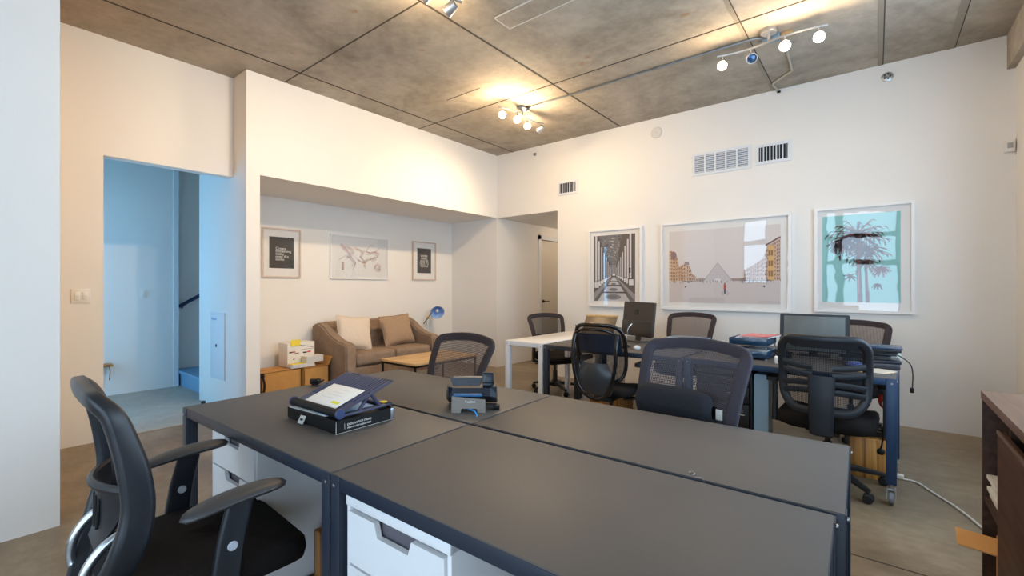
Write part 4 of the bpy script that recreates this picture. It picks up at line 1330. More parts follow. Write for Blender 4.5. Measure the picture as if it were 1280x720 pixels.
g = 'mesh back task chairs'
C2 = mesh_chair('mesh task chair with see-through brown back behind the desk phone', (-2.08, 1.79, 0), R(180-4), M_border, M_mesh, 0.97, 0.56, 0.42, arms=False)
C3 = mesh_chair('slate mesh task chair with black lumbar pillow behind the bare desk', (-0.705, 1.87, 0), R(180-10), M_border2, M_mesh2, 1.03, 0.51, 0.40, arms=False)
C4 = mesh_chair('dark mesh task chair at the far end of the white table', (-3.08, 4.70, 0), R(-122), M_border, M_meshblk, 0.93, 0.50, 0.38)
C6 = mesh_chair('brown mesh task chair behind the flat folder under the plaza picture', (-1.62, 4.92, 0), R(180-3), M_border, M_mesh, 0.985, 0.53, 0.42)
C8 = mesh_chair('brown mesh task chair under the palm print, partly hidden by the grey monitor', (-0.17, 4.92, 0), R(180-3), M_border, M_mesh, 0.965, 0.53, 0.42)

# lumbar pillow on C3
M3 = Matrix.Translation(C3.location) @ Matrix.Rotation(C3.rotation_euler.z, 4, 'Z')
t = thing('lumbar_pillow', 'dark rolled lumbar pillow strapped to the slate mesh chair', 'pillow', C3.location, C3.rotation_euler.z)
def lump(a, b_):
    u = 2*a-1
    ang_ = 2*PI*b_
    e = max(0.0, 1-abs(u)**6)**0.5
    return Vector((u*0.185+0.045, -0.185+0.052*math.cos(ang_)*(0.35+0.65*e), 0.75+0.082*math.sin(ang_)*(0.35+0.65*e)))
mb = MB(); mb.grid(lump, 20, 20)
mb.build('cushion', M_foam, t, smooth=70)
mb = MB()
for s in (-1, 1):
    mb.tube([(0.045+s*0.12, -0.23, 0.765), (0.05+s*0.17, -0.235, 0.76), (s*0.215, -0.245, 0.755), (s*0.225, -0.27, 0.755)], 0.006, 6)
mb.build('strap', M_black, t)
mb = MB(); mb.box((-0.155, -0.205, 0.74), (0.028, 0.003, 0.045), 0.001); mb.build('white_tag', M_paper, t)

# C7: black chair with rounded frame, ribs and wide spine
def frame_chair(label, loc, rz):
    t = thing('task_chair', label, 'office chair', loc, rz)
    def bp(u, v):
        w = 0.238-0.012*(1-v)
        z = 0.49+0.485*v
        y = -0.275+0.045*u*u-0.05*(v-0.35)**2*2+0.02*math.sin(PI*v)
        return Vector((u*w, y, z))
    outl = []
    def addc(cu, cv, a0, ru, rv):
        for k in range(9):
            a = R(a0+90*k/8); outl.append((cu+ru*math.cos(a), cv+rv*math.sin(a)))
    addc(1-0.3, 1-0.2, 0, 0.3, 0.2)
    for k in range(1, 6): outl.append((0.7*(1-2*k/6), 1))
    addc(-0.7, 0.8, 90, 0.3, 0.2)
    for k in range(1, 6): outl.append((-1+0.1*k/6*0, 0.8-0.5*k/6))
    addc(-0.5, 0.3, 180, 0.5, 0.3)
    for k in range(1, 5): outl.append((-0.5+1.0*k/5, 0.0))
    addc(0.5, 0.3, 270, 0.5, 0.3)
    for k in range(1, 6): outl.append((1, 0.3+0.5*k/6))
    path = [bp(u*0.95, 0.04+0.93*v) for u, v in outl]
    f = MB(); f.sweep(path, rrect(0.04, 0.05, 0.018, 4), (0, 1, 0), closed=True); f.build('back_frame', M_backpl, t)
    tb = MB(); tb.grid(lambda a, b_: bp((2*a-1)*0.80*(1-0.25*(1-b_)**2), 0.86+0.10*b_)+Vector((0, -0.012, 0)), 10, 3, 0.01); tb.build('top_band', M_backpl, t)
    ms_ = MB(); ms_.grid(lambda a, b_: bp((2*a-1)*(0.93-0.35*max(0, 0.3-b_)/0.3*0.6), 0.06+0.86*b_), 12, 12); ms_.build('mesh_back', M_meshblk, t)
    for k, v in enumerate((0.30, 0.40, 0.50, 0.60)):
        for s in (-1, 1):
            rb_ = MB()
            pth = []
            for q in range(7):
                u = s*(0.22+0.70*q/6)
                pth.append(bp(u, v+0.05*(q/6)**2*(1 if k > 1 else -0.6))+Vector((0, -0.022, 0)))
            rb_.sweep(pth, rrect(0.012, 0.036, 0.004, 2), (0, 1, 0))
            rb_.build('lumbar_rib', M_backpl, t)
    sp = MB()
    sp.sweep([(0, -0.10, 0.375), (0, -0.25, 0.365), (0, -0.315, 0.385), (0, -0.325, 0.52), (0, -0.318, 0.62), (0, -0.312, 0.735)], rrect(0.032, 0.135, 0.012, 3), (0, 1, 0), scales=[(1, 0.75), (1, 0.8), (1, 0.9), (1, 0.98), (1, 1), (0.85, 1.05)])
    sp.build('back_spine', M_backpl, t)
    seat_cushion(t, 0.53, 0.50, 0.475, 0.10, M_seat, 0.0)
    mechanism(t, 0.385)
    star_base(t, rot=-0.80, seat_z=0.36, r=0.32)
    for s in (-1, 1):
        ao = arm_t(t, s*0.30, -0.03, 0.36, 0.655, M_blackpl, 0.24, 0.085)
        for q in (-1, 1):
            bt = MB()
            bt.cyl((s*0.30+q*0.017, -0.03, 0.56), 0.011, 0.006, 14, (0, PI/2, 0), 0.001)
            bt.build('arm_button', mat('grey button', (186, 192, 202), 0.35), ao)
    cd = MB(); cd.tube([(0.28, 0.0, 0.40), (0.285, -0.03, 0.36), (0.28, -0.04, 0.31), (0.275, -0.04, 0.285)], 0.005, 6, smooth=4); cd.ball((0.275, -0.04, 0.265), (0.022, 0.016, 0.022))
    cd.build('lever_knob', M_black, t)
    return t
C7 = frame_chair('black chair seen from behind with wide spine and ribs at the right desk end', (-0.25, 3.66, 0), R(-2))

# C5: glossy black chair with oval frame and smoky back
def oval_chair(label, loc, rz):
    t = thing('task_chair', label, 'office chair', loc, rz)
    def bp(u, v, off=0.0):
        z = 0.50+0.49*v
        y = -0.235-0.07*v**1.5+0.05*u*u+0.03*math.sin(PI*v)+off
        return Vector((u*0.222, y, z))
    outl = [(math.copysign(abs(math.cos(a))**0.45, math.cos(a)), 0.5+0.5*math.copysign(abs(math.sin(a))**0.5, math.sin(a))) for a in [2*PI*k/40 for k in range(40)]]
    f = MB(); f.sweep([bp(u*(0.95+0.05*v), 0.03+0.94*v) for u, v in outl], rrect(0.022, 0.03, 0.01, 3), (0, 1, 0), closed=True); f.build('back_frame', M_gloss, t)
    pn = MB(); pn.grid(lambda a, b_: bp((2*a-1)*(0.93), 0.05+0.90*b_), 12, 12); pn.build('back_panel', M_smoke, t)
    bd = MB(); bd.grid(lambda a, b_: bp((2*a-1)*0.86, 0.52+0.30*b_, -0.012), 10, 4, 0.004); bd.build('back_band', mat('dark blue panel', (24, 38, 56), 0.25), t)
    # rear yoke: wide at the top, running down to a U below the seat
    pth = catmull([(-0.185, -0.285, 0.90), (-0.19, -0.31, 0.80), (-0.178, -0.32, 0.62), (-0.13, -0.31, 0.46), (-0.04, -0.285, 0.385), (0.04, -0.285, 0.385), (0.13, -0.31, 0.46), (0.178, -0.32, 0.62), (0.19, -0.31, 0.80), (0.185, -0.285, 0.90)], 5)
    y = MB(); y.sweep(pth, rrect(0.02, 0.032, 0.009, 3), (0, 1, 0)); y.build('rear_yoke', M_gloss, t)
    tp = MB(); tp.sweep(catmull([(-0.185, -0.285, 0.90), (-0.09, -0.315, 0.935), (0.09, -0.315, 0.935), (0.185, -0.285, 0.90)], 6), rrect(0.016, 0.022, 0.007, 2), (0, 1, 0)); tp.build('yoke_bridge', M_gloss, t)
    sh = MB()
    sh.grid(lambda a, b_: Vector(((2*a-1)*(0.055+0.11*math.sin(PI*min(1, 0.25+0.6*b_))), -0.315+0.03*(2*a-1)**2-0.02*math.sin(PI*b_), 0.42+0.25*b_)), 10, 8, 0.006)
    sh.build('lumbar_shield', mat('grey lumbar shield', (52, 55, 60), 0.3), t, smooth=60)
    seat_cushion(t, 0.48, 0.46, 0.46, 0.07, M_seat, 0.02)
    mechanism(t, 0.385)
    star_base(t, rot=0.1, seat_z=0.36)
    for s in (-1, 1):
        a = MB(); a.tube(catmull([(s*0.14, -0.05, 0.36), (s*0.25, -0.05, 0.385), (s*0.275, -0.04, 0.46), (s*0.28, 0.0, 0.60), (s*0.28, 0.02, 0.64)], 5), 0.014, 10)
        ao = a.build('armrest', M_gloss, t)
        MB().prism(rrect(0.08, 0.24, 0.036, 5), 0, 0.028, Matrix.Translation((s*0.275, 0.03, 0.635))).build('arm_pad', M_blackpl, ao, smooth=30)
    return t
C5 = oval_chair('glossy black chair with oval frame and smoky back at the dark desk', (-1.765, 3.56, 0), R(1))

# C1: foreground chair
def side_chair(label, loc, rz):
    t = thing('task_chair', label, 'office chair', loc, rz)
    ys = [(0.40, -0.250), (0.50, -0.222), (0.57, -0.197), (0.62, -0.176), (0.70, -0.164), (0.78, -0.168), (0.91, -0.198), (1.03, -0.243)]
    ws = [(0.40, 0.09), (0.50, 0.165), (0.60, 0.215), (0.75, 0.222), (0.90, 0.207), (1.03, 0.190)]
    def bp(u, z, off=0.0):
        return Vector((u*interp(ws, z), interp(ys, z)-interp([(0.4, 0.03), (0.8, 0.03), (1.0, 0.008)], z)*(1-u*u)+off, z))
    loop = []
    zs_ = (0.50, 0.60, 0.70, 0.80, 0.90, 0.955)
    for z in zs_:
        loop.append(bp(1, z))
    for u in (0.88, 0.5, 0, -0.5, -0.88):
        loop.append(bp(u, 0.985+0.012*(1-u*u))+Vector((0, -0.012, 0)))
    for z in reversed(zs_):
        loop.append(bp(-1, z))
    for u in (-0.8, -0.3, 0.3, 0.8):
        loop.append(bp(u, 0.42))
    lp_ = catmull(loop, 5, True)
    ctr = Vector((0, -0.20, 0.72))
    def inward(i):
        d_ = ctr-lp_[i]
        return (d_.x, 0, d_.z)
    fr2 = MB(); fr2.sweep(lp_, rrect(0.042, 0.072, 0.016, 4), inward, closed=True, scales=[(1.0, interp([(0.42, 0.8), (0.6, 1.05), (0.8, 0.95), (0.93, 0.72), (0.99, 0.5)], p_.z)) for p_ in lp_])
    fr2.build('back_frame', M_backpl, t, smooth=50)
    ms_ = MB(); ms_.grid(lambda a, b_: bp((2*a-1)*0.95, 0.44+0.55*b_, 0.012), 14, 14); ms_.build('mesh_back', M_meshblk, t)
    # lumbar cup at the rear with slots
    lc = MB()
    def cup(a, b_):
        u = 2*a-1
        z = 0.565+0.17*b_
        w = 0.06+0.105*b_**0.8
        return Vector((u*w, interp(ys, z)-0.035-0.03*b_*(1-u*u)+0.032*u*u*b_, z))
    lc.grid(cup, 14, 8, 0.008)
    lc.build('lumbar_cup', M_backpl, t, smooth=60)
    lr = MB(); lr.tube([cup(q/14, 1.0) for q in range(15)], 0.012, 8); lr.build('cup_rim', M_backpl, t)
    for u in (0.36, 0.5, 0.64):
        sl_ = MB(); sl_.tube([cup(u, 0.25)+Vector((0, -0.002, 0)), cup(u, 0.5)+Vector((0, -0.003, 0)), cup(u, 0.75)+Vector((0, -0.002, 0))], 0.004, 6); sl_.build('slot', M_dark, t)
    for s in (-1, 1):
        tb = MB()
        tb.tube(catmull([(s*0.125, -0.185, 0.615), (s*0.127, -0.225, 0.59), (s*0.128, -0.258, 0.54), (s*0.128, -0.262, 0.47), (s*0.096, -0.23, 0.41), (s*0.09, -0.16, 0.378), (s*0.07, -0.05, 0.37)], 6), 0.0125, 12)
        tb.build('support_tube', M_silver, t)
    sc_b = seat_cushion(t, 0.53, 0.51, 0.485, 0.09, M_seat, 0.035)
    pan = MB(); pan.prism(rrect(0.44, 0.42, 0.09, 5), 0.385, 0.41); pan.build('seat_pan', M_blackpl, t, smooth=30)
    mechanism(t, 0.385)
    star_base(t, rot=0.25, seat_z=0.36, r=0.33)
    for s in (-1, 1):
        a = MB()
        a.sweep([(s*0.268, 0.01, 0.36), (s*0.270, 0.02, 0.45), (s*0.270, 0.035, 0.56), (s*0.268, 0.06, 0.668)], rrect(0.026, 0.075, 0.009, 3), (1, 0, 0), scales=[1.1, 1, 0.95, 0.9])
        a.sweep([(s*0.268, 0.01, 0.37), (s*0.12, 0.0, 0.375)], rrect(0.02, 0.06, 0.008, 2), (0, 0, 1))
        ao = a.build('armrest', M_backpl, t)
        pd = MB()
        def padf(i_, j_):
            v = 2*i_-1
            an = 2*PI*j_
            e = (1-abs(v)**3.2)**0.5 if abs(v) < 1 else 0.0
            return Vector((s*0.268+0.046*math.cos(an)*e, 0.05+v*0.138, 0.680+0.017*math.sin(an)*(0.3+0.7*e)*(1 if e > 0 else 0)+0.012*v-0.012*v*v))
        pd.grid(padf, 22, 16)
        pd.build('arm_pad', mat('arm pad urethane', (58, 58, 60), 0.42, bump=0.05, bscale=300), ao, smooth=70)
        for q in (-1, 1):
            bt = MB()
            bt.cyl((s*0.270+q*0.0135, 0.035, 0.548), 0.0135, 0.006, 18, (0, PI/2, 0), 0.002)
            bt.build('arm_button', mat('grey button', (186, 192, 202), 0.35), ao)
    return t
C1 = side_chair('large black chair in the left foreground with silver tube and armrests', (-1.705, 0.492, 0), R(-3))

# ------------------------------------------------------------------ back desk cluster
g = 'back desks on casters'
BZ = R(-1.0)
bx, by = -2.45, 3.535
w1 = 1.285
office_desk('dark steel desk next to the white table, front row', (bx+w1/2, by+0.305-0.004, 0), BZ*0, w1-0.006, 0.595, DH, M_desk, M_steel, g, 'rolling_desk', True)
office_desk('dark blue steel rolling desk at the right end holding the papers, front row', (bx+w1*1.5+0.012, by+0.275, 0), R(-3), w1-0.045, 0.595, DH, M_desk, mat('blue steel', (28, 56, 88), 0.4), g, 'rolling_desk', True, leg=0.05)
office_desk('dark steel desk under the all-in-one monitor, back row', (bx+w1/2, by+0.91, 0), 0, w1-0.006, 0.595, DH, M_desk, M_steel, g, 'rolling_desk', True)
office_desk('steel desk under the grey monitor, back row by the wall', (bx+w1*1.5+0.003, by+0.905, 0), 0, w1-0.006, 0.595, DH, M_desk, M_steel, g, 'rolling_desk', True)
office_desk('white table at the left end of the back desks', (-2.685, by+0.585, 0), 0, 0.455, 1.17, DH+0.005, M_whitetop, M_whitesteel, None, 'white_table', False, apron=0.045, leg=0.05)
# pale desk leg; the reflection on it is put into its colour
t = thing('desk_support_leg', 'slim pale blue-grey support leg standing under the right front desk', 'desk leg', (-0.635, 3.72, 0))
MB().bb(-0.045, 0.045, -0.10, 0.08, 0.02, 0.66, 0.006).build('case', mat('pale blue leg', (150, 184, 208), 0.4), t)
MB().bb(-0.047, 0.047, -0.104, -0.10, 0.03, 0.65, 0.002).build('front_panel', mat('pale blue leg', (150, 184, 208), 0.4), t)
f = MB()
for y in (-0.07, 0.05):
    f.bb(-0.06, 0.06, y-0.015, y+0.015, 0, 0.02, 0.003)
f.build('foot', M_rubber, t)
pedestal('black drawer pedestal under the right front desk', (-0.882, 3.60, 0), 0, 0.385, 0.50, 0.05, 0.665, mat('black pedestal', (18, 18, 20), 0.4), M_dark, 4, 'bar')
wood_bin('striped wooden bin under the right desk end, behind the black chair', (-0.03, 3.985, 0), R(3), 0.24, 0.265)
wood_bin('striped wooden bin behind the glossy black chair', (-1.98, 4.0, 0), R(-4), 0.30, 0.30)

# all-in-one monitor seen from behind
t = thing('monitor', 'dark all-in-one monitor with round logo, seen from behind', 'monitor', (-1.86, 4.32, DH), R(-29))
tilt = R(6)
MT = Matrix.Translation((0, 0, 0.055)) @ Euler((-tilt, 0, 0)).to_matrix().to_4x4()
mb = MB()
mb.prism(rrect(0.47, 0.33, 0.012, 4), -0.012, 0.012, MT @ Matrix.Translation((0, 0, 0.17)) @ Euler((PI/2, 0, 0)).to_matrix().to_4x4())
mb.build('shell', M_monitor, t, smooth=30)
mb = MB(); mb.box((0, 0, 0), (0.468, 0.006, 0.15), 0.002); mb.bm.transform(MT @ Matrix.Translation((0, -0.015, 0.07))); mb.build('lower_cover', mat('monitor lower cover', (46, 40, 36), 0.3), t)
mb = MB(); mb.cyl((0, 0, 0), 0.028, 0.003, 28, (PI/2, 0, 0)); mb.bm.transform(MT @ Matrix.Translation((-0.02, -0.0135, 0.235))); mb.build('logo_disc', M_ink, t)
text('hp', 0.045, MT @ Matrix.Translation((-0.02, -0.0155, 0.224)) @ FACE @ Matrix.Shear('XZ', 4, (0, 0)), 'logo_lettering', M_monitor, t, 'CENTER')
mb = MB(); mb.box((0.02, 0.0, 0.06), (0.07, 0.02, 0.14), 0.006, (-tilt, 0, 0)); mb.box((0.02, -0.01, 0.006), (0.2, 0.17, 0.012), 0.004); mb.build('stand', M_monitor, t)
mb = MB(); mb.tube([(-0.04, -0.03, 0.17), (-0.045, -0.07, 0.13), (-0.05, -0.08, 0.05), (-0.06, -0.10, 0.008)], 0.005, 8, smooth=4); mb.build('cable', M_silver, t)
# grey monitor at right
t = thing('monitor', 'flat grey monitor seen from behind between the right chairs', 'monitor', (-0.385, 4.28, DH), R(1))
MT = Matrix.Translation((0, 0, 0.025)) @ Euler((R(-6), 0, 0)).to_matrix().to_4x4()
mb = MB(); mb.prism(rrect(0.46, 0.30, 0.008, 3), -0.014, 0.010, MT @ Matrix.Translation((0, 0, 0.15)) @ Euler((PI/2, 0, 0)).to_matrix().to_4x4()); mb.build('shell', mat('monitor dark rim', (34, 36, 40), 0.45), t, smooth=30)
mb = MB(); mb.bb(-0.202, 0.202, -0.019, -0.012, 0.012, 0.282, 0.003); mb.bm.transform(MT); mb.build('back_cover', mat('grey green back', (98, 102, 100), 0.55, var=0.1, scale=9), t)
mb = MB(); mb.box((0, 0.0, 0.06), (0.06, 0.02, 0.13), 0.005); mb.box((0, 0.0, 0.005), (0.22, 0.16, 0.010), 0.004); mb.build('stand', M_black, t)

# letter tray stack with magazines
t = thing('letter_tray', 'two-tier smoked letter tray stack on the right front desk', 'letter tray', (-0.745, 3.92, DH), R(-2))
for k in range(2):
    mb = MB(); z = 0.012+0.092*k
    mb.bb(-0.13, 0.13, -0.16, 0.16, z, z+0.006, 0.002).bb(-0.13, 0.13, -0.16, -0.155, z, z+0.05, 0.002).bb(-0.13, -0.125, -0.16, 0.16, z, z+0.05, 0.002).bb(0.125, 0.13, -0.16, 0.16, z, z+0.05, 0.002).bb(-0.13, 0.13, 0.155, 0.16, z, z+0.05, 0.002)
    mb.build('tray', M_trayblue, t)
mb = MB()
for x in (-0.122, 0.122):
    for y in (-0.15, 0.15):
        mb.cyl((x, y, 0.006), 0.01, 0.012, 10)
        mb.cyl((x, y, 0.092), 0.006, 0.034, 8)
mb.build('foot', M_silver, t)
tx = t.location
for k in range(3):
    o = MB().bb(-0.11, 0.11, -0.14, 0.14, 0, 0.008, 0.001).build('paper_pile', M_paperedge, None, 0, (tx.x, tx.y-0.002*k, DH+0.019+0.009*k), R(-2+1.5*k))
    tag(o, ('stack of paper in the lower tray, bottom ream', 'stack of paper in the lower tray, middle sheets', 'stack of paper in the lower tray, top sheets')[k], 'paper', 'paper in the lower letter tray')
cols = ((196, 170, 150), (150, 140, 190), (220, 214, 216), (186, 196, 216), (208, 92, 84))
labs = ('tan magazine at the bottom of the pile in the upper tray', 'lilac magazine in the upper tray pile', 'white magazine in the upper tray pile', 'pale blue magazine near the top of the tray pile', 'red-covered magazine on top of the letter tray pile')
for k in range(5):
    t2 = thing('magazine', labs[k], 'magazine', (tx.x+(-0.006, 0.008, -0.005, 0.004, 0.05)[k], tx.y+(0.0, -0.01, 0.0, -0.005, 0.0)[k], DH+0.1115+0.0125*k), R((1, -2, 2, 3, -9)[k]))
    c = mat('magazine cover %d' % k, cols[k], 0.3)
    def mag(a, b_, up=0.0, k=k):
        x = -0.105+0.21*a; y = -0.14+0.28*b_
        return Vector((x, y, up+0.004*abs(a-0.3)*(1+0.3*k)))
    mb = MB(); mb.grid(lambda a, b_: mag(a, b_, 0.006), 6, 2, 0.0012); mb.build('cover', c, t2)
    mb = MB(); mb.bb(-0.103, 0.103, -0.138, 0.138, 0, 0.006); mb.build('pages', M_paperedge, t2, smooth=0)
# flat folder / closed laptop on stand behind C3
t = thing('closed_laptop', 'flat closed laptop on a low stand in front of the brown mesh chair', 'laptop', (-1.36, 4.30, DH), R(-4))
MB().bb(-0.17, 0.17, -0.115, 0.115, 0.05, 0.066, 0.004).build('base', mat('laptop silver blue', (150, 182, 214), 0.25, metal=0.4), t)
MB().bb(-0.17, 0.17, -0.115, 0.115, 0.067, 0.074, 0.003).build('lid', mat('laptop silver blue', (150, 182, 214), 0.25, metal=0.4), t)
mb = MB()
for x in (-0.13, 0.13):
    mb.bb(x-0.012, x+0.012, -0.10, 0.10, 0.0, 0.05, 0.004)
mb.build('riser', M_black, t)
mb = MB(); mb.tube([(0.17, -0.06, 0.06), (0.22, -0.08, 0.055), (0.25, -0.12, 0.006)], 0.004, 6, smooth=4); mb.build('cable', M_black, t)
# wooden tray / laptop screen with tan edge behind the oval chair
t = thing('wooden_lap_tray', 'tan wooden tray leaning on the back desk above the glossy chair', 'tray', (-2.35, 4.45, DH), R(6))
mb = MB(); mb.box((0, 0.0, 0.112), (0.36, 0.27, 0.012), 0.004, (R(50), 0, 0)); mb.build('board', mat('brown tray board', (104, 88, 72), 0.4, var=0.15, scale=12), t)
mb = MB(); mb.box((0, 0.090, 0.219), (0.37, 0.03, 0.024), 0.004, (R(10), 0, 0)); mb.build('lip', M_pine, t)
mb = MB(); mb.tube([(-0.12, 0.06, 0.18), (-0.12, 0.13, 0.004)], 0.007, 6).tube([(0.12, 0.06, 0.18), (0.12, 0.13, 0.004)], 0.007, 6); mb.tube([(-0.13, -0.09, 0.006), (0.13, -0.09, 0.006)], 0.006, 6); mb.build('prop', M_black, t)
# keyboard, mouse, cup near the monitor
t = thing('keyboard', 'black keyboard in front of the all-in-one monitor', 'keyboard', (-1.92, 3.80, DH), R(-3))
MB().bb(-0.2, 0.2, -0.065, 0.065, 0, 0.014, 0.004).build('case', M_black, t)
mb = MB()
for i in range(14):
    for j in range(5):
        mb.bb(-0.19+i*0.0272, -0.19+i*0.0272+0.022, -0.057+j*0.0232, -0.057+j*0.0232+0.019, 0.014, 0.019)
mb.build('keys', M_blackpl, t, smooth=0)
t = thing('computer_mouse', 'small pale mouse beside the black keyboard', 'mouse', (-1.62, 3.76, DH), R(15))
MB().ball((0, 0, 0.012), (0.032, 0.052, 0.022), 3).build('shell', mat('mouse pale', (200, 206, 214), 0.3), t)
MB().cyl((0, 0.025, 0.031), 0.006, 0.006, 10, (0, PI/2, 0)).build('wheel', M_black, t)
t = thing('headset', 'black headset lying beside the base of the all-in-one monitor', 'headset', (-2.02, 4.08, DH), R(20))
MB().tube([(-0.07, 0, 0.035), (-0.06, 0.05, 0.045), (0, 0.085, 0.05), (0.06, 0.05, 0.045), (0.07, 0, 0.035)], 0.008, 8, smooth=5).build('band', M_black, t)
for s in (-1, 1):
    MB().cyl((s*0.07, -0.005, 0.035), 0.034, 0.03, 18, (0, PI/2, 0), 0.006).build('ear_cup', M_black, t)
# small white charger by C7's left
t = thing('white_adapter', 'small white power adapter beside the ribbed black chair', 'adapter', (-0.53, 3.68, DH), R(10))
MB().bb(-0.03, 0.03, -0.03, 0.03, 0, 0.05, 0.006).build('body', M_paper, t)
MB().bb(-0.012, 0.012, -0.033, -0.03, 0.015, 0.03, 0.001).build('port', M_dark, t)
t = thing('cable_bundle', 'black tangled cable beside the letter tray', 'cable', (-0.545, 3.98, DH))
pts = [(0.05*math.cos(k*1.3)+0.02*math.sin(k*2.1), 0.04*math.sin(k*1.1), 0.01+0.045*abs(math.sin(k*0.8))) for k in range(22)]
MB().tube(pts, 0.005, 6, smooth=3).build('loop', M_black, t)
MB().box((0.0, 0, 0.015), (0.05, 0.04, 0.03), 0.005).build('plug', M_black, t)
# pile of black folders/devices right of C7
stk = ((0.0, 0.0, 0.055, 'dark grey closed case at the bottom of the pile by the desk end', 0.30, 0.24), (-0.03, 0.0, 0.026, 'thin black folder in the middle of the dark pile at the desk end', 0.27, 0.23), (0.0, 0.01, 0.026, 'black tray second from the top of the dark pile at the desk end', 0.26, 0.22), (0.01, 0.0, 0.03, 'open-lidded black tray topping the dark pile at the desk end', 0.30, 0.23))
z = DH
for k, (dx, dy, th, lab, w, d) in enumerate(stk):
    t = thing('document_case', lab, 'document case', (-0.03+dx, 3.99+dy, z+0.0005), R((2, -3, 4, 0)[k]))
    MB().bb(-w/2, w/2, -d/2, d/2, 0, th*0.62, 0.004).build('base', mat('case grey', (62, 62, 68), 0.35) if k == 0 else M_blackpl, t)
    MB().bb(-w/2-0.006, w/2+0.006, -d/2-0.004, d/2, th*0.66, th-0.001, 0.003).build('lid', mat('case lid', (40, 44, 54), 0.3) if k < 3 else mat('case lid blue', (38, 54, 84), 0.25), t)
    z += th+0.0008
t = thing('loose_papers', 'fanned coloured leaflets on the right front desk corner', 'leaflets', (-0.03, 3.70, DH), R(12))
for k in range(4):
    MB().bb(-0.09, 0.09, -0.06, 0.06, 0.0012*k, 0.0012*k+0.001).build('leaflet', mat('leaflet %d' % k, ((226, 220, 206), (206, 160, 96), (236, 232, 220), (200, 190, 176))[k], 0.5), t, 0, (0.015*k, 0.01*k, 0), R(14*k))
t = thing('blue_pouch', 'small blue pouch on the right desk next to the leaflets', 'pouch', (-0.11, 3.78, DH), R(0))
MB().ball((0, 0, 0.022), (0.045, 0.03, 0.022), 3).build('bag', mat('blue pouch', (70, 84, 150), 0.6), t)
MB().tube([(-0.035, 0, 0.04), (0, 0, 0.048), (0.035, 0, 0.04)], 0.003, 6).build('zip', M_silver, t)
t = thing('clear_box', 'pale translucent paper box on the back row desk edge by the right end', 'box', (0.10, 4.36, DH), R(0))
MB().bb(-0.045, 0.04, -0.1, 0.1, 0, 0.09, 0.004).build('body', mat('pale greenish box', (206, 210, 204), 0.4), t)
MB().bb(-0.048, 0.043, -0.104, 0.104, 0.082, 0.096, 0.003).build('lid', mat('pale greenish box', (206, 210, 204), 0.4), t)
t = thing('hanging_cable', 'thin black cable with plug hanging over the right desk end', 'cable', (0.12, 4.02, DH))
MB().tube([(-0.06, 0.02, 0.095), (0.0, 0.01, 0.075), (0.055, 0.0, 0.03), (0.07, -0.01, -0.03), (0.068, -0.01, -0.13)], 0.0035, 6, smooth=5).build('cord', M_black, t)
MB().box((0.066, -0.01, -0.145), (0.022, 0.02, 0.034), 0.005).build('plug', M_black, t)
t = thing('red_bag', 'bright red bag hanging under the right desk end', 'bag', (0.045, 3.72, 0.565))
MB().ball((0, 0, 0.0), (0.035, 0.04, 0.06), 3).build('bag_body', mat('red nylon', (222, 60, 36), 0.6, bump=0.2, bscale=40), t)
MB().tube([(-0.03, 0, 0.06), (-0.02, 0, 0.125), (0.02, 0, 0.125), (0.03, 0, 0.06)], 0.006, 6, smooth=4).build('handle', mat('red nylon', (222, 60, 36), 0.6), t)
# white cables
t = thing('floor_cable', 'white extension cable running over the floor to the walnut cabinet', 'cable', (0.12, 4.0, 0))
MB().tube([(0.02, -0.02, 0.006), (0.09, -0.04, 0.007), (0.15, -0.16, 0.006), (0.25, -0.36, 0.006), (0.335, -0.62, 0.006), (0.36, -0.72, 0.006), (0.325, -0.86, 0.006), (0.30, -1.02, 0.006), (0.28, -1.35, 0.006)], 0.0065, 8, smooth=6).build('cord', M_whitecable, t)
MB().box((0.0, -0.01, 0.016), (0.05, 0.03, 0.03), 0.006).build('plug', M_whitecable, t)
t = thing('hanging_cable', 'thin white cable looping down beside the white table leg', 'cable', (-2.40, 4.1, 0))
MB().tube([(0.10, 0.0, 0.70), (0.10, 0.0, 0.40), (0.09, 0.0, 0.18), (0.02, -0.06, 0.05), (-0.14, -0.3, 0.012), (-0.25, -0.46, 0.008)], 0.0045, 6, smooth=6).build('cord', M_whitecable, t)
MB().box((0.10, 0.0, 0.69), (0.03, 0.02, 0.02), 0.004).build('clip', M_whitecable, t)

# ------------------------------------------------------------------ alcove: sofa, table, lamp, boxes
S0, S1 = 2.99, 4.48
t = thing('sofa', 'taupe tufted two-seat sofa in the alcove', 'sofa', (-5.33, (S0+S1)/2, 0), PI/2)   # local x -> +Y, local -y -> +X (front)
L = S1-S0
fr_ = MB(); fr_.bb(-L/2+0.05, L/2-0.05, -0.38, 0.30, 0.12, 0.30, 0.02); fr_.build('base', M_sofa, t)
def arm_sofa(s):
    a = MB()
    # side profile (y, z): front low, sweeping up to the back
    pr = [(-0.42, 0.10), (-0.42, 0.52), (-0.41, 0.575), (-0.36, 0.60), (-0.22, 0.615), (-0.06, 0.67), (0.10, 0.77), (0.24, 0.825), (0.38, 0.785), (0.40, 0.10)]
    M_ = Matrix(((0, 0, 1, 0), (1, 0, 0, 0), (0, 1, 0, 0), (0, 0, 0, 1)))
    x0 = s*L/2
    b_ = bmesh.new()
    a.prism(pr, min(x0, x0-s*0.14), max(x0, x0-s*0.14), M_)
    bmesh.ops.bevel(a.bm, geom=[e for e in a.bm.edges if e.calc_length() > 0.02], offset=0.018, segments=3, affect='EDGES')
    return a.build('arm', M_sofa, t, smooth=50)
for s in (-1, 1):
    arm_sofa(s)
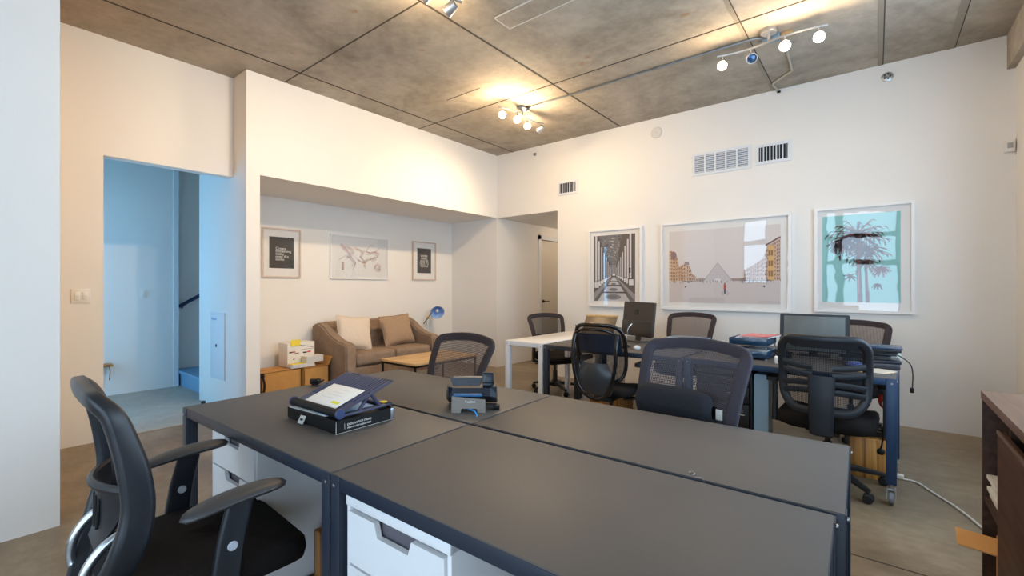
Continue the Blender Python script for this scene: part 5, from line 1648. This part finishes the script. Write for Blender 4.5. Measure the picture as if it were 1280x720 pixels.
# tufted back
def back_s(a, b_):
    x = (2*a-1)*(L/2-0.14)
    z = 0.40+0.43*b_
    y = 0.20+0.075*b_
    bulge = 0.05*math.sin(PI*min(1, max(0, b_)))**0.5*math.sin(PI*a)**0.15 if 0 < b_ < 1 and 0 < a < 1 else 0
    tuft = 0
    for i in range(8):
        for j in range(3):
            tx_ = (-0.9+1.8*i/7+(0.12 if j % 2 else 0))*(L/2-0.18); tz = 0.53+0.11*j
            d2 = ((x-tx_)**2+(z-tz)**2)/0.0016
            tuft += 0.034*math.exp(-d2)
    return Vector((x, y-bulge+tuft, z))
bk = MB(); bk.grid(back_s, 90, 30)
bk.bb(-L/2+0.15, L/2-0.15, 0.24, 0.40, 0.12, 0.82, 0.02)
bk.build('backrest', M_sofa, t, smooth=60)
bt = MB()
for i in range(8):
    for j in range(3):
        tx_ = (-0.9+1.8*i/7+(0.12 if j % 2 else 0))*(L/2-0.18); tz = 0.53+0.11*j
        b_ = (tz-0.40)/0.43
        if abs(tx_) < L/2-0.18:
            bt.ball((tx_, back_s((tx_/(L/2-0.14)+1)/2, b_).y-0.004, tz), (0.011, 0.007, 0.011), 2)
bt.build('tuft_button', M_sofa, t)
for s in (-1, 1):
    c = MB(); w = L/2-0.15
    c.box((s*(w/2+0.003), -0.10, 0.385), (w, 0.62, 0.16), 0.05, seg=5)
    c.build('seat_cushion', M_sofa, t, smooth=60)
for sx in (-1, 1):
    for sy in (-0.36, 0.34):
        MB().box((sx*(L/2-0.09), sy, 0.05), (0.05, 0.05, 0.10), 0.006, taper=0.7).build('leg', M_sofadark, t)

def pillow(label, loc, rz, tilt_, w, h, m, lean=0.0):
    t = thing('throw_pillow', label, 'throw pillow', loc, rz)
    def f(a, b_, s):
        u, v = 2*a-1, 2*b_-1
        e = ((1-u*u)*(1-v*v))
        e = max(0, e)**0.42
        pinch = 1-0.05*(1-abs(v))*abs(u)**2
        return Vector((u*w/2*(1-0.06*(1-abs(v))**1.0*abs(u)), s*0.075*e, v*h/2*(1-0.06*(1-abs(u))*abs(v))))
    mb = MB(); mb.grid(lambda a, b_: f(a, b_, 1), 16, 16); mb.grid(lambda a, b_: f(a, b_, -1), 16, 16)
    bmesh.ops.remove_doubles(mb.bm, verts=list(mb.bm.verts), dist=0.0008)
    bmesh.ops.recalc_face_normals(mb.bm, faces=list(mb.bm.faces))
    mb.bm.transform(Matrix.Translation((0, 0, h/2)) @ Euler((tilt_, lean, 0)).to_matrix().to_4x4())
    mb.build('cover', m, t, smooth=80)
    pp_ = MB()
    pts_ = []
    for k in range(40):
        q = k/10
        if q < 1: uv = (q, 0)
        elif q < 2: uv = (1, q-1)
        elif q < 3: uv = (3-q, 1)
        else: uv = (0, 4-q)
        pts_.append(f(uv[0], uv[1], 1))
    pp_.tube(pts_, 0.005, 6, closed=True, ref=(0, 1, 0))
    pp_.bm.transform(Matrix.Translation((0, 0, h/2)) @ Euler((tilt_, lean, 0)).to_matrix().to_4x4())
    pp_.build('piping', m, t)
    return t
pillow('cream throw pillow leaning on the left of the sofa', (-5.28, 3.33, 0.468), R(84), R(-20), 0.46, 0.44, M_cream, R(6))
pillow('tan tweed throw pillow on the right half of the sofa', (-5.31, 4.03, 0.468), R(92), R(-18), 0.52, 0.42, M_tweed, R(-3))

# coffee table
t = thing('coffee_table', 'low coffee table with pale wooden top and thin black legs', 'coffee table', (-4.295, 3.76, 0), 0)
MB().bb(-0.315, 0.315, -0.50, 0.50, 0.40, 0.425, 0.003).build('tabletop', M_pine, t)
mb = MB(); mb.bb(-0.31, 0.31, -0.495, -0.475, 0.375, 0.40).bb(-0.31, 0.31, 0.475, 0.495, 0.375, 0.40).bb(-0.31, -0.29, -0.495, 0.495, 0.375, 0.40).bb(0.29, 0.31, -0.495, 0.495, 0.375, 0.40)
mb.build('frame', M_black, t, smooth=0)
for sx in (-1, 1):
    for sy in (-1, 1):
        MB().box((sx*0.298, sy*0.483, 0.19), (0.022, 0.022, 0.38), 0.002).build('leg', M_black, t)

# reading lamp beside the sofa
lx, ly = -5.58, 4.83
t = thing('reading_lamp', 'slim white reading lamp with blue shade behind the right sofa arm', 'lamp', (lx, ly, 0))
MB().lathe([(0.0, 0.0), (0.12, 0.0), (0.12, 0.012), (0.02, 0.022), (0.0, 0.022)], seg=28).build('base', M_white, t)
MB().tube([(0, 0, 0.02), (0, 0, 0.78)], 0.014, 10).build('post', M_white, t)
MB().ball((0, 0, 0.785), (0.02, 0.02, 0.022), 2).build('joint', M_brass, t)
dirL = Vector((0.34, 0.62, 0.0)).normalized()
MB().tube([tuple(Vector((0, 0, 0.785))-dirL*0.07+Vector((0, 0, -0.09))), (0, 0, 0.785), tuple(Vector((0, 0, 0.785))+dirL*0.06+Vector((0, 0, 0.08)))], 0.007, 8).build('arm', M_ink, t)
sd = Vector((0.62, -0.42, -0.35)).normalized()
q = sd.to_track_quat('-Z', 'Y').to_euler()
sp_ = Vector((0, 0, 0.785))+dirL*0.15+Vector((0, 0, 0.10))
MB().lathe([(0.015, 0.09), (0.03, 0.085), (0.055, 0.05), (0.085, 0.01), (0.112, -0.03), (0.108, -0.03), (0.082, 0.008), (0.05, 0.045), (0.0, 0.07)], sp_, 28, tuple(q)).build('lamp_shade', [M_blueshade], t, smooth=50)
MB().ball(tuple(sp_+Vector((0, 0, 0.01))), (0.025, 0.025, 0.03), 2).build('bulb', M_plate, t)
MB().ball(tuple(sp_-sd*0.10+Vector((0, 0, 0.02))), (0.018, 0.018, 0.018), 2).tube([tuple(sp_-sd*0.08), tuple(sp_-sd*0.12+Vector((0, 0, 0.03)))], 0.006, 6).build('finial', M_brass, t)

# cardboard boxes
def carton(label, loc, rz, w, d, h, flaps):
    t = thing('cardboard_box', label, 'cardboard box', loc, rz, 'cardboard boxes in the alcove')
    th = 0.005
    b_ = MB()
    b_.bb(-w/2, w/2, -d/2, -d/2+th, 0, h).bb(-w/2, w/2, d/2-th, d/2, 0, h).bb(-w/2, -w/2+th, -d/2, d/2, 0, h).bb(w/2-th, w/2, -d/2, d/2, 0, h).bb(-w/2, w/2, -d/2, d/2, 0, th)
    b_.build('body', M_card, t, smooth=0)
    for (side, ang_) in flaps:
        f = MB(); ln = (d if side in 'fb' else w)/2*0.92
        if side in 'fb':
            f.bb(-w/2, w/2, 0, ln, 0, th); s = -1 if side == 'f' else 1
            M_ = Matrix.Translation((0, s*d/2, h)) @ Euler((ang_ if s > 0 else -ang_, 0, 0)).to_matrix().to_4x4() @ Matrix.Diagonal((1, s, 1, 1))
        else:
            f.bb(0, ln, -d/2, d/2, 0, th); s = -1 if side == 'l' else 1
            M_ = Matrix.Translation((s*w/2, 0, h)) @ Euler((0, -ang_ if s > 0 else ang_, 0)).to_matrix().to_4x4() @ Matrix.Diagonal((s, 1, 1, 1))
        f.bm.transform(M_)
        bmesh.ops.recalc_face_normals(f.bm, faces=list(f.bm.faces))
        f.build('flap', M_card, t, smooth=0)
    return t
# local -y faces +X (the room)
carton('closed cardboard box in the alcove nearest the left corner', (-5.45, 2.41, 0), PI/2, 0.44, 0.36, 0.325, (('f', R(180)), ('b', R(180))))
carton('cardboard box with open front flap beside the sofa, under the papers', (-5.42, 2.79, 0), PI/2, 0.30, 0.40, 0.325, (('f', R(180)), ('b', R(180)), ('r', R(62))))
carton('narrow upright cardboard box at the left alcove edge', (-5.42, 2.085, 0), PI/2, 0.14, 0.30, 0.50, (('f', R(180)), ('b', R(180))))
t = thing('cable_bundle', 'black cable hanging between the two left cardboard boxes', 'cable', (-5.21, 2.175, 0))
MB().tube([(0.0, 0.0, 0.30), (0.02, 0.01, 0.20), (0.0, 0.0, 0.05), (0.03, 0.02, 0.012)], 0.012, 8, smooth=4).build('strap', M_black, t)
MB().ball((0.0, 0.0, 0.31), (0.024, 0.02, 0.03), 2).build('plug', M_black, t)

# white carton with printed text + paper reams on top of the boxes
t = thing('shipping_carton', 'white printed carton with a yellow note standing on the cardboard boxes', 'carton', (-5.50, 2.69, 0.332), PI/2+R(3))
MB().bb(-0.17, 0.17, -0.10, 0.10, 0, 0.28, 0.004).build('body', mat('white carton', (232, 226, 218), 0.6), t)
mb = MB()
mb.bb(-0.15, -0.115, -0.1015, -0.1, 0.165, 0.18).bb(-0.08, -0.03, -0.1015, -0.1, 0.155, 0.163).bb(0.02, 0.07, -0.1015, -0.1, 0.15, 0.166).bb(0.0, 0.16, -0.1015, -0.1, 0.195, 0.198).bb(-0.1, -0.085, -0.1015, -0.1, 0.08, 0.098)
for k in range(5):
    mb.bb(-0.02+0.035*k, 0.012+0.035*k, -0.1015, -0.1, 0.245-0.008*k, 0.251-0.008*k)
mb.build('printed_mark', M_ink, t, smooth=0)
mb = MB(); mb.bb(-0.115, -0.075, -0.1015, -0.1, 0.168, 0.182).bb(0.075, 0.12, -0.1015, -0.1, 0.154, 0.170); mb.build('red_mark', M_red, t, smooth=0)
MB().box((-0.075, -0.106, 0.285), (0.115, 0.003, 0.07), 0, (R(-6), 0, R(4))).build('yellow_note', M_yellow, t)
labs = ('bottom white paper ream on the cardboard boxes', 'middle paper ream in front of the white carton', 'top short stack of pamphlets leaning at the white carton')
for k, (y_, z_, w_, h_, x_) in enumerate(((2.66, 0.332, 0.28, 0.022, -5.33), (2.66, 0.3545, 0.26, 0.022, -5.33), (2.80, 0.377, 0.22, 0.075, -5.335))):
    t = thing('paper_ream', labs[k], 'paper', (x_, y_, z_), PI/2+R((-3, 2, 5)[k]), 'paper reams on the cardboard boxes')
    MB().bb(-w_/2, w_/2, -0.055, 0.055, 0, h_, 0.001).build('pages', M_paperedge, t, smooth=0)
    MB().bb(-w_/2, w_/2, -0.056, 0.055, h_, h_+0.0004).build('cover_sheet', M_paper if k != 1 else M_yellow, t, smooth=0)

# ------------------------------------------------------------------ walnut cabinet at right
XF, YF, CH = 0.335, 2.63, 0.86
Y0 = 0.55
t = thing('walnut_cabinet', 'dark walnut sideboard along the right wall', 'cabinet', (XF, (Y0+YF)/2, 0))
l2 = (YF-Y0)/2
dp = XR-0.02-XF
MB().bb(-0.003, dp, -l2-0.002, l2+0.001, CH-0.032, CH, 0.002).build('cabinet_top', M_walnuttop, t)
MB().bb(0.0, dp, l2-0.022, l2, 0.0, CH-0.032, 0.001).build('end_panel', M_walnut, t)
MB().bb(0.0, dp, -l2, -l2+0.022, 0.0, CH-0.032, 0.001).build('end_panel', M_walnut, t)
MB().bb(dp-0.015, dp, -l2, l2, 0.04, CH-0.03).build('back_panel', M_walnut, t)
MB().bb(0.01, dp, -l2, l2, 0.03, 0.055).build('bottom_panel', M_walnut, t)
MB().bb(0.004, dp, 0.3, l2-0.02, 0.425, 0.447, 0.001).build('shelf', M_walnut, t)
MB().bb(0.02, dp, 0.66, 0.682, 0.05, CH-0.032).build('divider', M_walnut, t)
dd = MB().bb(-0.004, 0.016, -0.15, l2-0.33, 0.03, CH-0.085, 0.0015).build('sliding_door', M_walnut, t)
MB().bb(-0.006, 0.002, -0.152, l2-0.328, CH-0.093, CH-0.080, 0.001).build('door_edge', M_walnuttop, dd)
MB().bb(-0.004, 0.016, -l2+0.02, -0.16, 0.03, CH-0.085, 0.0015).build('sliding_door', M_walnut, t)
zs = 0.4475
for k in range(6):
    o = MB().bb(-0.10, 0.10, -0.12, 0.12, 0, 0.0145, 0.001).build('paper_pile', M_paperedge, None, 0, (XF+0.118+0.010*math.sin(k*2.3), YF-0.155+0.008*math.cos(k*1.7), zs+0.015*k), R(3*math.sin(k*3.1)))
    tag(o, 'white paper bundle number %s on the walnut cabinet shelf' % ('lowest', 'second lowest', 'third from below', 'fourth from below', 'second highest', 'topmost')[k], 'paper', 'white paper bundles in the walnut cabinet')
    o['label'] = ('lowest', 'second lowest', 'third from below', 'third from top', 'second highest', 'topmost')[k]+' white paper bundle on the walnut cabinet shelf'
t = thing('cardboard_box', 'orange-brown cardboard box whose flap sticks out of the walnut cabinet', 'cardboard box', (XF+0.17, YF-0.20, 0.0555))
MB().bb(-0.14, 0.14, -0.13, 0.13, 0, 0.26, 0.003).build('body', M_card, t)
f = MB(); f.box((-0.192, 0.02, 0.258), (0.14, 0.16, 0.005), 0, (0, R(3), R(-3))); f.build('flap', mat('flap kraft', (222, 164, 96), 0.8), t)

# ------------------------------------------------------------------ camera
cam = bpy.data.cameras.new('camera')
co = bpy.data.objects.new('camera', cam)
COL.objects.link(co)
co.location = (0, 0, 1.28)
co.rotation_euler = (PI/2, 0, math.atan2(0.6245, 0.7810))
cam.sensor_width = 36.0
cam.lens = 36.0*569/1280
cam.shift_y = (358.7-360)/1280.0
cam.clip_start = 0.02
SC.camera = co

# ------------------------------------------------------------------ light
w = bpy.data.worlds.new('sky')
SC.world = w
w.use_nodes = True
bg = w.node_tree.nodes['Background']
bg.inputs['Color'].default_value = (0.60, 0.80, 1.0, 1)
bg.inputs['Strength'].default_value = 6.6

def portal(loc, rot, sx, sy):
    L_ = bpy.data.lights.new('window_portal', 'AREA')
    L_.shape = 'RECTANGLE'; L_.size = sx; L_.size_y = sy
    L_.cycles.is_portal = True
    o = bpy.data.objects.new('window_portal', L_)
    COL.objects.link(o); o.location = loc; o.rotation_euler = rot
for (a, b, z0, z1) in WINS:
    portal(((a+b)/2, YN-0.21, (z0+z1)/2), (PI/2, 0, PI), b-a, z1-z0)
for (a, b, z0, z1) in FILL_WIN:
    portal((XR+0.16, (a+b)/2, (z0+z1)/2), (0, PI/2, 0), z1-z0, b-a)
portal((-6.1, -0.76, 1.3), (PI/2, 0, PI), 1.5, 2.4)

for (p, d, wt_) in LIGHTS:
    L_ = bpy.data.lights.new('spot_lamp', 'SPOT')
    L_.energy = wt_[0]; L_.color = (1.0, 0.76, 0.50); L_.spot_size = R(86); L_.spot_blend = 1.0; L_.shadow_soft_size = 0.03
    o = bpy.data.objects.new('spot_lamp', L_); COL.objects.link(o)
    o.location = p; o.rotation_euler = d.to_track_quat('-Z', 'Y').to_euler()
    L2 = bpy.data.lights.new('bulb_spill', 'POINT')
    L2.energy = wt_[1]; L2.color = (1.0, 0.72, 0.42); L2.shadow_soft_size = 0.03
    o = bpy.data.objects.new('bulb_spill', L2); COL.objects.link(o); o.location = p

hall = bpy.data.lights.new('hall_fill', 'POINT')  # unseen fill light added to brighten the hallway
hall.energy = 9; hall.color = (1.0, 0.80, 0.58); hall.shadow_soft_size = 0.08
o = bpy.data.objects.new('hall_fill', hall); COL.objects.link(o); o.location = (-3.95, 7.4, 2.25)

# ------------------------------------------------------------------ view
SC.view_settings.view_transform = 'Standard'
SC.view_settings.look = 'None'
SC.view_settings.gamma = 1
SC.view_settings.use_curve_mapping = False
SC.view_settings.exposure = -0.07
SC.cycles.max_bounces = 10
SC.cycles.diffuse_bounces = 6
SC.cycles.transparent_max_bounces = 24
SC.cycles.caustics_reflective = False
SC.cycles.caustics_refractive = False
SC.cycles.sample_clamp_indirect = 6
SC.cycles.use_denoising = True
